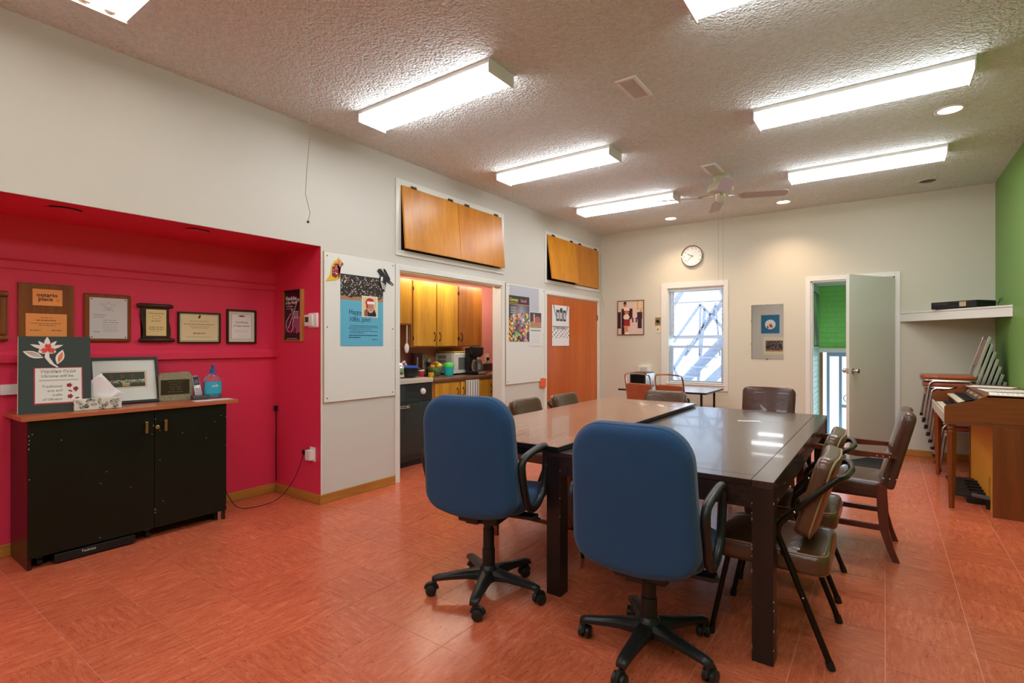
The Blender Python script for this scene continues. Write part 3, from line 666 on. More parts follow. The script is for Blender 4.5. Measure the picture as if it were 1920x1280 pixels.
raster('picture', t, .265, .195, 26, 20, horse, 0, -.0014, .229); MB().box(-.12, .12, -.0018, -.0012, .185, .205).build('month_bar', mat('sage ink', (150,176,150), .6), t)
b = MB()
for k in range(6): b.box(-.10+.2*k/5-.0008, -.10+.2*k/5+.0008, -.0017, -.0012, .02, .17)
for k in range(6): b.box(-.10, .10, -.0017, -.0012, .02+.03*k, .0215+.03*k)
b.build('date_grid', M_GINK, t, kind='stuff')
t = thing('orange_tag', 'small orange paper note stuck at the lower corner of the second board', 'note', (XF, 5.77, .705), 90)
MB().box(-.07, .07, -.002, 0, 0, .12, M=Matrix.Rotation(.08, 4, 'Y')).build('note_paper', mat('fluorescent orange paper', (240,100,50), .6), t)
t = thing('closet_poster', 'white line drawn musicians poster on the left closet door', 'poster', (WX+.0005, 6.25, 1.25), 90)
def music(u, v):
    c = (236,233,232)
    for k, x in enumerate((.33, .52, .72)):
        if abs(u-x) < .09 and .62 < v < .88: c = (60,60,70) if abs(abs(u-x)-.075) < .02 or abs(v-.86) < .03 or abs(v-.64) < .02 else (205,205,212)
    for s in (0, 1):
        x = .08+.2*(1-v)/.4 if s == 0 else .92-.2*(1-v)/.4
        if v > .72 and abs(u-x) < .02: c = (70,60,60)
    if abs(u-.52) < .06 and .86 < v < .93: c = (40,36,40)
    if .47 < v < .49: c = (90,90,90)
    if .20 < v < .40 and math.sin(34*u)*math.sin(60*v+5*u) > .55: c = (90,80,90)
    if .41 < v < .46 and math.sin(120*u) > 0 and .06 < u < .94: c = (130,125,125)
    if .105 < v < .12 and .2 < u < .85: c = (226,120,100)
    if .075 < v < .085 and .1 < u < .9: c = (160,160,160)
    return c
raster('print', t, .468, .558, 46, 62, music, 0, -.003, 0); MB().box(-.234, .234, -.0028, -.001, 0, .558).build('sheet', M_PAPER, t)
text('Mandolin Orchestra', .036, M_GINK, t, 0, -.0034, .235)
# ---------------------------------------------------------------- niche wall: plaques and certificates
NF = NX+.010
def plaque(name, label, cat, y0, y1, z0, z1, grp='plaques and certificates in the red niche'):
    return thing(name, label, cat, (NF, (y0+y1)/2, z0), 90, grp), (y1-y0)/2, z1-z0
M_PLQ = wood('walnut plaque', (150,86,34), (104,54,18), 'z', .35, scale=18)
t, w_, h = plaque('wooden_plaque', 'narrow turned wood plaque cut off at the left edge of the photo', 'plaque', .56, .770, 1.293, 1.597)
MB().box(-w_, w_, -.02, 0, .03, h-.03, .004).build('back_board', M_PLQ, t)
MB().cyl((-w_, -.02, .02), (w_, -.02, .02), .018).build('scroll_roll', M_PLQ, t, True); MB().cyl((-w_, -.02, h-.02), (w_, -.02, h-.02), .018).build('scroll_roll', M_PLQ, t, True); MB().box(w_-.035, w_-.01, -.032, -.018, .04, h-.04, .004).build('side_rail', M_PLQ, t)
t, w_, h = plaque('orange_plate_plaque', 'walnut plaque with two orange metal plates above the dark green card', 'plaque', .816, 1.084, 1.295, 1.654)
MB().box(-w_, w_, -.019, 0, 0, h, .003).build('back_board', M_PLQ, t); mo = mat('orange plate', (250,164,92), .35)
MB().box(-.068, .075, -.0205, -.019, .223, .325).build('name_plate', mo, t); MB().box(-.10, .097, -.0205, -.019, .03, .172).build('award_plate', mo, t)
text('ontario', .034, M_INK, t, -.050, -.0208, .278, 'LEFT', wgt=.0006); text('place', .034, M_INK, t, -.042, -.0208, .253, 'LEFT', wgt=.0006)
MB().tube([(.052+.0075*(16*math.sin(a)**3)/16, -.0208, .258+.0008*(13*math.cos(a)-5*math.cos(2*a)-2*math.cos(3*a)-math.cos(4*a))*.6) for a in [2*PI*k/20 for k in range(20)]], .0008, 4, True).build('heart', mat('rust ink', (200,80,40), .5), t)
lines(t, M_PLQ, [(-.03, .03, .145, .003, -.0205), (-.05, .045, .128, .005, -.0205), (-.075, .07, .110, .003, -.0205), (-.04, .04, .098, .003, -.0205), (-.08, -.03, .066, .004, -.0205), (.02, .075, .066, .004, -.0205)])
t, w_, h = plaque('white_plate_plaque', 'square walnut plaque with a white certificate plate and maple leaf star', 'plaque', 1.136, 1.398, 1.292, 1.614)
MB().box(-w_, w_, -.020, 0, 0, h, .007, 1).build('back_board', wood('walnut plaque two', (150,80,34), (112,56,22), 'z', .3), t)
MB().box(-.103, .108, -.0215, -.0195, .022, h-.026, .0008).build('plate', mat('white metal plate', (216,212,214), .3, .1), t)
for x in (-.092, .097):
    for z in (.032, h-.036): MB().ball((x, -.0215, z), .004, .002, .004, 8).build('stud', M_BLK, t)
s_ = [(.048, .062), (.014, .038), (.030, .012), (.0, .024), (-.030, .012), (-.014, .038), (-.048, .062), (-.011, .055), (0, .075), (.011, .055)]
MB().tube([(x, -.0218, .195+z) for x, z in s_], .0009, 4, True).build('star_emblem', M_GINK, t); MB().tube([(x*.3, -.0218, .21+z*.35) for x, z in s_], .0009, 4, True).build('star_emblem', M_GINK, t)
text('Volunteering in', .012, M_GINK, t, -.085, -.0218, .178, 'LEFT'); text('communities', .012, M_GINK, t, -.085, -.0218, .163, 'LEFT')
lines(t, M_GINK, [(-.03, .05, .145, .0025, -.0215), (-.03, .062, .130, .003, -.0215), (-.03, .05, .115, .002, -.0215), (-.03, .052, .100, .002, -.0215), (-.03, .055, .085, .002, -.0215), (-.03, .06, .072, .002, -.0215), (-.08, -.045, .066, .004, -.0215)])
t, w_, h = plaque('scroll_plaque', 'dark scroll shaped plaque with a gold plate', 'plaque', 1.436, 1.666, 1.291, 1.566)
n = 12; sd = [(.088+.008*math.sin(2*PI*k/n), .02+(h-.04)*k/n) for k in range(n+1)]
MB().prism([(x, z) for x, z in sd]+[(-.088+.008*math.sin(2*PI*k/n), .02+(h-.04)*k/n) for k in range(n, -1, -1)], -.016, 0, 'y').build('back_board', M_DKWOOD, t)
for z, dx in ((.014, .006), (h-.014, -.004)): MB().lathe([(0, -.115), (.010, -.114), (.015, -.10), (.015, .10), (.010, .114), (0, .115)], (dx, -.018, z), 14, 'x').build('roll', M_DKWOOD, t, True)
MB().box(-.062, .066, -.0185, -.016, .045, h-.04, .0006).build('plate', mat('pale gold plate', (232,210,150), .3), t)
mB = mat('brown engraving', (110,84,40), .5); MB().tube([(.002+.026*math.cos(a), -.0187, .180+.014*math.sin(a)) for a in [2*PI*k/24 for k in range(24)]], .0008, 4, True).build('oval_emblem', mB, t)
lines(t, mB, [(-.045, .05, .205, .0035, -.0185), (-.03, .03, .150, .004, -.0185), (-.045, .05, .105, .004, -.0185), (-.045, .05, .092, .004, -.0185), (-.035, .04, .080, .002, -.0185)])
def cert(name, label, y0, y1, z0, z1, fm, fw, pm, extra):
    t, w_, h = plaque(name, label, 'certificate', y0, y1, z0, z1)
    b = MB()
    for q in ((-w_, -w_+fw, 0, h), (w_-fw, w_, 0, h), (-w_+fw, w_-fw, 0, fw), (-w_+fw, w_-fw, h-fw, h)): b.box(q[0], q[1], -.02, 0, q[2], q[3], .002)
    b.build('frame', fm, t); MB().box(-w_+fw, w_-fw, -.008, -.002, fw, h-fw).build('sheet', pm, t); extra(t, w_, h); return t
M_FRB = mat('dark brown frame', (44,24,20), .3)
def e1(t, w_, h):
    b = MB(); q = .016
    for r in ((-w_+q, w_-q, q, q+.004), (-w_+q, w_-q, h-q-.004, h-q), (-w_+q, -w_+q+.004, q, h-q), (w_-q-.004, w_-q, q, h-q)): b.box(r[0], r[1], -.0085, -.008, r[2], r[3])
    b.build('silver_line', mat('silver', (210,208,205), .25, .8), t)
    MB().prism([(-.012, h-.045), (.004, h-.045), (.010, h-.022), (0, h-.020), (-.004, h-.030)], -.0088, -.008, 'y').build('crest', M_INK, t)
    g_ = mat('bronze ink', (150,124,90), .6); lines(t, g_, [(-.07, .07, h-.070, .003, -.008), (-.11, .11, h-.095, .005, -.008), (-.07, .08, h-.110, .003, -.008), (-.06, .06, h-.122, .003, -.008), (-.045, .045, .070, .008, -.008), (-.09, .09, .045, .0025, -.008)])
cert('landscape_certificate', 'wide cream certificate in a thin dark frame between scroll plaque and narrow certificate', 1.695, 2.001, 1.284, 1.520, M_FRB, .011, mat('aged cream sheet', (232,214,168), .5), e1)
def e2(t, w_, h):
    MB().box(-w_+.035, w_-.035, -.010, -.008, .035, h-.035).build('inner_sheet', M_PAPER, t)
    b = MB()
    for r in ((-w_+.036, w_-.036, .036, .038), (-w_+.036, w_-.036, h-.038, h-.036), (-w_+.036, -w_+.038, .036, h-.036), (w_-.038, w_-.036, .036, h-.036)): b.box(r[0], r[1], -.0106, -.010, r[2], r[3])
    b.build('border_line', M_GINK, t)
    text('Certificate', .024, M_GINK, t, 0, -.0106, h*.60); text('of Appreciation', .021, M_GINK, t, 0, -.0106, h*.50)
    MB().prism([(-.03,h*.8),(0,h*.79),(.03,h*.8),(.028,h*.81),(.004,h*.80),(.002,h*.83),(-.002,h*.83),(-.004,h*.80),(-.028,h*.81)], -.0106, -.010, 'y').build('crest', M_INK, t)
    lines(t, M_GINK, [(-.06, .06, h*.38, .0015, -.010), (-.05, .05, h*.33, .0015, -.010), (-.03, .03, h*.22, .0015, -.010)])
cert('portrait_certificate', 'upright white certificate in a dark frame, rightmost on the niche back wall', 2.05, 2.289, 1.281, 1.557, M_FRB, .014, mat('ivory mount', (232,222,200), .5), e2)
t = thing('wall_socket_box', 'white boxy wall control behind the dark green card', 'wall control', (NX, .815, .972), 90)
MB().box(-.075, .075, -.022, 0, 0, .062, .003).build('cover', M_WHITE, t); MB().box(.0, .05, -.024, -.022, .040, .055).build('display', mat('dim display', (150,140,130), .4), t); MB().box(.0, .025, -.024, -.022, .008, .014).build('logo_mark', M_BLK, t)
# niche right wall
t = thing('mandolin_poster', 'framed purple concert poster with a mandolin outline on the niche side wall', 'poster', (-4.018, 2.477, 1.300))
fw = .012; w_ = .145; h = .43
MB().box(-w_, -w_+fw, -.018, 0, 0, h, .001).build('frame_side', M_GOLD, t); MB().box(w_-.024, w_, -.028, 0, 0, h, .001).build('frame_side', wood('light oak frame', (214,160,90), (190,130,66), 'z'), t)
MB().box(-w_+fw, w_-.024, -.018, 0, 0, fw, .001).build('frame_rail', M_GOLD, t); MB().box(-w_+fw, w_-.024, -.018, 0, h-fw, h, .001).build('frame_rail', M_FRB, t)
def purp(u, v):
    if v < .12+.04*abs(math.sin(9*u))+.10*(abs(u-.62) < .05): return (40,20,36)
    k = max(0, 1-v/.7); 
    if u > .55 and v < .48: return (int(150+30*k), 80, 118)
    return (int(44+110*k), 14, int(40+60*k))
raster('print', t, .254, .404, 26, 40, purp, -.006, -.009, .013)
mw = M_WHITE
text('Mandolins', .048, mw, t, -.115, -.0095, .345, 'LEFT', sx=.82, wgt=.001); text('of the World', .036, mw, t, -.115, -.0095, .312, 'LEFT', sx=.85, wgt=.0008); text('in Toronto', .02, mw, t, -.10, -.0095, .288, 'LEFT')
b = MB(); b.tube([(-.02+.0,-.0098,.235), (-.045,-.0098,.225), (-.075,-.0098,.195), (-.105,-.0098,.165), (-.108,-.0098,.125), (-.085,-.0098,.09), (-.06,-.0098,.078)], .0018, 5); b.tube([(-.02,-.0098,.24), (-.012,-.0098,.26), (-.022,-.0098,.27), (-.035,-.0098,.255)], .0018, 5)
b.tube([(-.005,-.0098,.20), (-.0,-.0098,.17), (-.012,-.0098,.14), (-.005,-.0098,.11), (-.035,-.0098,.078)], .0022, 5); b.tube([(-.075,-.0098,.11), (-.02,-.0098,.20), (.045,-.0098,.315), (.075,-.0098,.345)], .0022, 5); b.tube([(.04,-.0098,.34), (.075,-.0098,.355), (.085,-.0098,.33)], .002, 5)
b.build('mandolin_outline', mw, t, kind=None)
lines(t, mw, [(.0, .075, .245-.013*k, .005, -.0092) for k in range(5)]+[(-.10, .0, .272, .003, -.0092), (-.10, .05, .020, .004, -.0092)])
t = thing('thermostat', 'white thermostat with a small dark display on the niche side wall', 'thermostat', (-3.748, 2.477, 1.408))
MB().box(-.045, .076, -.022, 0, .0, .118, .008, 3).build('body', M_WHITE, t, True); MB().box(-.080, .030, -.034, -.004, .012, .104, .006, 3).build('front_cover', M_WHITE, t, True); MB().box(-.066, -.018, -.0355, -.033, .045, .088).build('display', mat('lcd', (70,66,50), .25), t)
t = thing('niche_outlet', 'white outlet with a plugged adapter low on the niche side wall', 'outlet', (-3.755, 2.477, .33))
MB().box(-.035, .038, -.006, 0, 0, .115, .002).build('cover_plate', M_WHITE, t); MB().box(-.045, .022, -.045, -.006, .012, .092, .004).build('adapter', M_WHITE, t); MB().box(-.10, -.045, -.04, -.012, .048, .088, .008, 3).build('black_plug', M_BLK, t, True)
o = MB().tube(fillet([(-3.85,2.46,.40), (-3.87,2.45,.33), (-3.90,2.42,.2), (-3.93,2.30,.03), (-3.98,2.12,.006), (-4.05,2.02,.006), (-4.11,1.97,.12), (-4.14,1.94,.25), (-4.15,1.95,.5)], .12, 6), .0028, 6).build('power_cord', M_BLK, None, True); tag(o, 'thin black cord looping from the adapter over the floor to the cabinet', 'cord')
t = thing('extension_lead', 'black cord with a plug hanging straight down the niche corner', 'cord', (-4.275, 2.462, 0))
MB().tube([(.0,0,.72), (.004,0,.55), (-.002,0,.35), (.003,0,.10)], .004, 6).build('cord', M_BLK, t, True); MB().box(-.012, .012, -.014, .010, .70, .745, .004).build('plug', M_BLK, t)
b = MB(); b.box(-4.24, -4.05, 2.4765, 2.4772, .45, .452); b.box(-3.90, -3.898, 2.4765, 2.4772, .14, .36)
struct(b.build('trim_12', mat('pink scratch', (230,110,130), .6)))
# ---------------------------------------------------------------- far wall things
t = thing('wall_clock', 'round white wall clock with a chrome rim above the window', 'clock', (-2.214, FY, 2.52))
R = .152
MB().lathe([(R-.012, 0), (R, -.0), (R, .030), (R-.006, .036), (R-.014, .030), (R-.014, .012)], n=48, axis='y').build('rim', M_CHROME, t, True)
for v_ in t.children: pass
MB().lathe([(0, .004), (R-.013, .004), (R-.013, .012), (0, .012)], n=40, axis='y').build('dial', M_WHITE, t)
for k in range(1, 13):
    a = PI/2-k*PI/6; text(str(k), .030, M_INK, t, .112*math.cos(a), -.0128, .112*math.sin(a)-.011, name='numeral')
def hand(a, l, w_, nm): MB().box(-.02, l, -.0165, -.0145, -w_, w_, M=Matrix.Rotation(-math.radians(a), 4, 'Y')).build(nm, M_INK, t)
hand(90+132, .105, .002, 'minute_hand'); hand(90+62, .07, .0035, 'hour_hand'); MB().lathe([(0, .012), (.006, .013), (.006, .018), (0, .018)], n=12, axis='y').build('hub', M_INK, t)
t = thing('framed_photo', 'framed colour photograph of a boy and girl in costume beside the window', 'picture', (-3.137, FY, 1.412))
b = MB(); w_, h, fw = .213, .525, .010
for q in ((-w_, -w_+fw, 0, h), (w_-fw, w_, 0, h), (-w_+fw, w_-fw, 0, fw), (-w_+fw, w_-fw, h-fw, h)): b.box(q[0], q[1], -.018, 0, q[2], q[3], .001)
b.build('frame', mat('antique brass frame', (120,92,50), .35, .5), t)
def costume(u, v):
    c = (226,200,178) if v > .35 else (222,196,182)
    if .72 < u and v > .72: c = (230,196,150) if abs(u-.78) > .015 and abs(v-.76) > .01 else (196,160,116)
    def E(x, y, a, b_): return ((u-x)/a)**2+((v-y)/b_)**2 < 1
    if u < .13 and .18 < v < .68: c = (60,20,24)
    if .55 < u < .80 and .35 < v < .60 and math.sin(45*u) > 0: c = (120,30,36) if v < .5 else (230,200,190)
    if .75 < u < .97 and .45 < v < .66: c = (56,36,50)
    if .77 < u < .94 and .18 < v < .46: c = (50,34,46)
    if E(.90,.70,.04,.045): c = (214,140,110)
    if .13 < u < .55 and .45 < v < .78 and abs(u-.3) < .24-.3*max(0, v-.7): c = (48,16,20)
    if .40 < u < .58 and .5 < v < .78: c = (52,20,24)
    if .14 < u < .26 and v < .45: c = (46,14,18)
    if E(.28,.90,.055,.07): c = (168,96,66)
    if E(.28,.95,.06,.04): c = (40,20,16)
    if E(.35,.74,.12,.05): c = (244,224,216)
    if E(.35,.66,.085,.07): c = (204,110,70)
    if E(.34,.52,.12,.09): c = (236,216,196)
    if abs(u-.36) < .12 and .24 < v < .45: c = (150,40,40)
    if abs(u-.36) < .13 and .225 < v < .255: c = (226,130,130)
    if .28 < u < .40 and .04 < v < .23: c = (214,140,90)
    if .30 < u < .44 and v < .06: c = (240,230,220)
    return c
raster('photo', t, .406, .505, 50, 62, costume, 0, -.010, .010); MB().box(-.2, .2, -.009, 0, .01, .51).build('backing', M_BLK, t)
t = thing('dimmer_switch', 'brass plate with a round black dimmer knob left of the window', 'switch', (-2.713, FY, 1.552))
MB().box(-.042, .042, -.005, 0, 0, .115, .001).build('plate', M_BRASS, t); MB().lathe([(0, .005), (.026, .005), (.024, .024), (0, .026)], (0, 0, .057), 20, 'y').build('knob', M_BLK, t, True)
t = thing('light_switch', 'ivory light switch plate below the dimmer knob', 'switch', (-2.713, FY, 1.435))
MB().box(-.038, .038, -.005, 0, 0, .110, .001).build('plate', mat('ivory plastic', (228,214,180), .4), t); MB().box(-.006, .006, -.014, -.005, .045, .068, .001).build('toggle', M_BLK, t)
t = thing('wall_mirror', 'frameless wall mirror reflecting a blue print, left of the open door', 'mirror', (-1.247, FY, 1.078))
MB().box(-.191, .191, -.006, -.002, 0, .715, .001).build('glass', mat('mirror silver', (235,238,235), .015, 1), t)
for x, z in ((0, 0), (0, .715), (-.191, .2), (-.191, .5)): MB().box(x-.008, x+.008, -.009, 0, z-.006, z+.006).build('clip', M_BLK if z == 0 else M_CHROME, t)
o = MB().tube([(WX+.012, FY-.006, 2.70), (WX+.022, FY-.006, 2.4), (WX+.016, FY-.006, 2.2), (WX+.03, FY-.006, 2.05), (WX+.075, FY-.006, 1.84)], .003, 6).build('hanging_wire', mat('pale green wire', (170,176,140), .6), None, True); tag(o, 'thin pale wire hanging down the corner right of the small hatch', 'wire')
t = thing('corner_shelf', 'white triangular corner shelf under the video recorder', 'shelf', (0, 0, 1.532))
MB().prism([(.158, FY), (RX, FY), (RX, 6.59)], .087, .105, 'z').build('shelf_board', M_TRIM, t)
d = Vector((.158-RX, FY-6.59, 0)).normalized(); nrm = Vector((-d.y, d.x, 0)); 
p0 = Vector((RX, 6.59, 0)); p1 = Vector((.158, FY, 0))
Mx = Matrix.Translation(p0) @ d.to_track_quat('X', 'Z').to_matrix().to_4x4()
MB().prism([(RX-.0, 6.572), (RX-.0, 6.592), (.158, FY-.001), (.142, FY-.001)], 0, .090, 'z').build('fascia', M_TRIM, t)
MB().prism([(RX-.0, 6.560), (RX-.0, 6.592), (.158, FY-.001), (.132, FY-.001)], .090, .106, 'z').build('nosing', M_TRIM, t)
t = thing('video_recorder', 'flat black video recorder on the corner shelf', 'video recorder', (.66, 7.10, 1.638), -38)
MB().box(-.215, .215, -.135, .135, .006, .078, .003).build('case', mat('black metal case', (32,32,34), .35, .3), t); MB().box(-.212, .212, -.139, -.134, .010, .074, .001).build('front_panel', M_BLK, t)
MB().box(-.19, -.05, -.1405, -.139, .045, .066).build('tape_flap', mat('dark grey plastic', (50,50,54), .3), t); MB().box(.06, .12, -.1405, -.139, .020, .068).build('sticker', mat('tan label', (190,170,130), .5), t); MB().box(-.03, .04, -.1405, -.139, .045, .062).build('display', mat('dark glass', (14,14,16), .1), t)
for x in (-.18, .18):
    for y in (-.1, .1): MB().cyl((x, y, 0), (x, y, .006), .012).build('foot', M_BLK, t)
MB().tube([(.20,.13,.05), (.22,.18,.06), (.26,.17,.10), (.25,.13,.09), (.24,.12,.03)], .003, 6).build('cable', M_BLK, t, True)
o = MB().box(-.38, -.0, 6.45, 7.05, 0, .012, .003).build('door_mat', mat('charcoal mat', (40,40,38), .95, bump=(300, .5, .01)), None); tag(o, 'dark rectangular doormat on the floor in front of the open door', 'mat')
# prints on the rear wall, seen in the mirror
t = thing('teal_print', 'teal square print with a round emblem, seen in the mirror', 'print', (-3.10, BY, 1.62), 180)
MB().box(-.28, .28, -.004, 0, 0, .62).build('sheet', mat('teal paper', (30,110,150), .5), t); MB().lathe([(0, .004), (.16, .004), (.16, .006), (0, .006)], (0, 0, .30), 32, 'y').build('round_field', M_PAPER, t)
MB().prism([(-.09,.22),(-.05,.30),(-.02,.34),(0,.30),(.04,.33),(.03,.25),(0,.20),(-.05,.19)], -.0075, -.006, 'y').build('red_flower', mat('vermilion', (214,70,50), .5), t); MB().prism([(.04,.20),(.08,.27),(.10,.24),(.09,.17),(.06,.16)], -.0075, -.006, 'y').build('green_leaf', mat('leaf green', (50,90,50), .5), t)
t = thing('group_photograph', 'matted orchestra photograph below the teal print, seen in the mirror', 'picture', (-2.98, BY, .90), 180)
MB().box(-.33, .33, -.006, 0, 0, .60).build('mount', M_CREAM, t); raster('photo', t, .52, .36, 60, 40, lambda u, v: orchestra(u, v, (60,36,44)), 0, -.0062, .12)
t = thing('dark_print', 'dark framed print cut off by the edge of the mirror reflection', 'picture', (-2.46, BY, 1.62), 180)
MB().box(-.22, .22, -.02, 0, 0, .58, .003).build('frame', M_BLK, t); MB().box(-.18, .18, -.0212, -.02, .05, .53).build('sheet', mat('grey green print', (90,130,130), .5), t)
# ---------------------------------------------------------------- sideboard in the niche and things on it
M_CABB = mat('black stained panel', (14,18,12), .36, spec=.35, var=(3, (22,27,18), (1,1,.3)))
M_CTOP = wood('cherry laminate', (196,116,76), (160,84,50), 'x', .3); M_CSIDE = wood('dark maroon veneer', (62,22,16), (40,14,12), 'z', .3)
t = thing('sideboard', 'wide black two door sideboard with a cherry top in the red niche', 'cabinet', (-4.08, 1.325, 0), 90)
# local x -> world y ; local -y -> world +x
MB().box(-.571, .618, -.205, .215, .845, .870, .002).build('top', M_CTOP, t)
MB().box(-.54, -.522, -.165, .205, 0.0, .845, .001).build('side_panel', M_CSIDE, t); MB().box(.522, .54, -.165, .205, .0, .845, .001).build('side_panel', M_CSIDE, t)
MB().box(-.522, .522, -.15, .205, .075, .845).build('carcass', M_CABB, t)
for n, (a, b_) in enumerate(((-.538, .078), (.082, .540))):
    d = MB().box(a, b_, -.183, -.166, .070, .842, .0015).build('door', M_CABB, t)
    x = .030 if n == 0 else .140
    b = MB(); b.box(x-.008, x+.008, -.208, -.200, .70, .775, .003); b.box(x-.006, x+.006, -.202, -.182, .702, .714); b.box(x-.006, x+.006, -.202, -.182, .761, .773); b.build('handle', M_BRASS, d)
    if n: MB().lathe([(0, .183), (.013, .183), (.013, .188), (.006, .190), (0, .190)], (.098, 0, .73), 16, 'y').build('lock', M_BRASS, d)
    b = MB()
    for _ in range(14): b.ball((random.choice([a+.002, a+.004, b_-.003]) if _ < 7 else random.uniform(a, b_), -.1832, random.uniform(.09, .8)), .0022, .0006, .0035, 6)
    b.build('paint_chip', mat('bare chip', (200,190,170), .6), d, kind='stuff')
for x in (-.48, .06, .49): 
    b = MB(); b.cyl((x-.012, -.11, .026), (x+.012, -.11, .026), .026, n=16); b.box(x-.016, x+.016, -.13, -.09, .045, .075); b.build('caster', M_BLK, t)
MB().box(.495, .53, -.15, -.135, 0, .07).build('steel_foot', M_CHROME, t)
t = thing('audio_unit', 'flat black audio unit lying on the floor under the left sideboard door', 'audio unit', (-4.02, 1.10, 0), 90)
MB().box(-.20, .20, -.12, .12, .008, .058, .003).build('case', M_BLK, t); text('Technics', .020, M_WHITE, t, -.04, -.1206, .034, name='lettering')
for x in (-.17, .17): MB().cyl((x, -.09, 0), (x, -.09, .01), .012).build('foot', M_BLK, t)
TZ = .871
# green card
t = thing('green_display_card', 'tall dark green display card with a folk flower leaning on the sideboard', 'display card', (-4.02, .935, TZ), 78)
Rr = Matrix.Rotation(math.radians(-14), 4, 'X')
M_GC = mat('dark green board', (44,56,50), .5); MB().box(-.165, .165, 0, .008, .0, .465, M=Rr).build('board', M_GC, t)
MB().box(-.168, -.165, -.001, .009, 0, .465, M=Rr).build('edge', mat('kraft edge', (200,180,150), .6), t)
MB().box(-.098, .125, -.0012, 0, .050, .272, M=Rr).build('red_border', mat('crimson card', (190,36,60), .5), t)
MB().box(-.092, .120, -.0022, -.0012, .058, .268, M=Rr).build('text_sheet', mat('pale sheet', (228,228,218), .6), t)
def txr(s, size, m, x, z, al='CENTER', w=0): text(s, size, m, t, 0, 0, 0, al, M=Rr @ Matrix.Translation((x, -.0028, z)) @ Matrix.Rotation(PI/2, 4, 'X'), wgt=w)
mg_ = mat('mid grey ink', (120,118,114), .6)
txr('Україна буде', .026, mg_, .012, .240); txr('Ukraine will be', .024, mg_, .008, .212)
for k, s in enumerate(('Traditional', 'arts and', 'crafts', 'of Ukraine')): txr(s, .021, mg_, .030, .150-.026*k, 'RIGHT')
MB().box(-.075, .105, -.0028, -.0022, .190, .198, M=Rr).build('pattern_band', mat('light grey print', (190,188,182), .6), t)
mVR = mat('vermilion card', (222,60,44), .5); mPW = mat('white card', (236,232,224), .5); mSG = mat('sage card', (178,190,178), .5); mOR = mat('orange card', (226,130,70), .5)
def pet(pts, m, y, nm): MB().prism(pts, -y-.001, -y, 'y', M=Rr).build(nm, m, t)
def leafp(cx, cz, a, l, w_): 
    P = [(l*s, w_*math.sin(PI*s)*(1)) for s in [k/7 for k in range(8)]]+[(l*s, -w_*math.sin(PI*s)) for s in [k/7 for k in range(6, 0, -1)]]
    return [(cx+p[0]*math.cos(a)-p[1]*math.sin(a), cz+p[0]*math.sin(a)+p[1]*math.cos(a)) for p in P]
fx, fz = -.038, .386
for a, l, w_ in ((90, .078, .014), (158, .082, .010), (20, .078, .010), (128, .066, .010), (50, .068, .010), (205, .045, .020), (335, .045, .020)): pet(leafp(fx, fz, math.radians(a), l, w_), mPW, .001, 'white_petal')
pet(leafp(fx-.108, fz-.012, math.radians(-24), .10, .020), mPW, .001, 'white_leaf'); pet(leafp(fx+.045, fz-.095, math.radians(74), .095, .020), mPW, .001, 'white_leaf')
pet([(fx-.007, fz), (fx+.008, fz), (fx+.010, fz-.05), (fx+.030, fz-.09), (fx+.052, fz-.112), (fx+.044, fz-.114), (fx+.012, fz-.09), (fx-.012, fz-.05)], mPW, .001, 'stem')
pet(leafp(fx-.096, fz-.014, math.radians(-24), .078, .010), mOR, .0025, 'leaf_fill'); pet(leafp(fx+.050, fz-.085, math.radians(74), .072, .010), mOR, .0025, 'leaf_fill'); pet(leafp(fx-.092, fz-.020, math.radians(-20), .075, .007), mSG, .0035, 'leaf_fill')
for a in (90, 205, 335): pet(leafp(fx+.004, fz, math.radians(a-14), .036, .010), mVR, .0035, 'red_petal'); pet(leafp(fx+.004, fz, math.radians(a+14), .036, .010), mVR, .0036, 'red_petal')
for x, z in ((.062, .160), (.092, .138), (.066, .092)):
    for k in range(5): pet(leafp(x, z, 2*PI*k/5, .015, .006), mat('dark red print', (160,40,44), .5), .0026, 'printed_petal')
for x, z, a in ((.056, .132, -30), (.088, .118, 60), (.086, .078, 10)): pet(leafp(x, z, math.radians(a), .025, .005), MATS['dark red print'], .0026, 'printed_leaf')
MB().prism([(-.02, 0), (.02, 0), (0, .26)], .0, .006, 'y', M=Matrix.Translation((0, .125, 0)) @ Matrix.Rotation(math.radians(10), 4, 'X')).build('easel_strut', M_GC, t)
# tissue box
t = thing('tissue_box', 'leaf patterned tissue box with a tissue sticking out', 'tissue box', (-4.03, 1.135, TZ), 84)
MB().box(-.118, .118, -.055, .055, 0, .070, .003).build('box', mat('white carton', (226,220,206), .5), t)
R4 = random.Random(8); b = MB()
for k in range(22):
    cx = R4.uniform(-.10, .10); cz = R4.uniform(.012, .058); a = R4.uniform(0, 2*PI); pts = leafp(cx, cz, a, .03, .008); pts = [(max(-.117, min(.117, x)), max(.001, min(.069, z))) for x, z in pts]
    b.tube([(x, -.0556, z) for x, z in pts], .0009, 4, True)
    b.tube([(pts[0][0], -.0556, pts[0][1]), (pts[7][0], -.0556, pts[7][1])], .0008, 4)
for k in range(8):
    cy = R4.uniform(-.045, .045); cz = R4.uniform(.012, .058); pts = leafp(cy, cz, R4.uniform(0, 6), .026, .008)
    b.tube([(-.1186, max(-.054, min(.054, y)), max(.001, min(.069, z))) for y, z in pts], .0009, 4, True)
b.build('leaf_print', mat('dark print', (44,40,36), .6), t, kind='stuff')
b = MB(); nI, nJ = 10, 7; base = [(-.075+.15*i/nI, .012*math.sin(i*1.9), .068) for i in range(nI+1)]; V = []
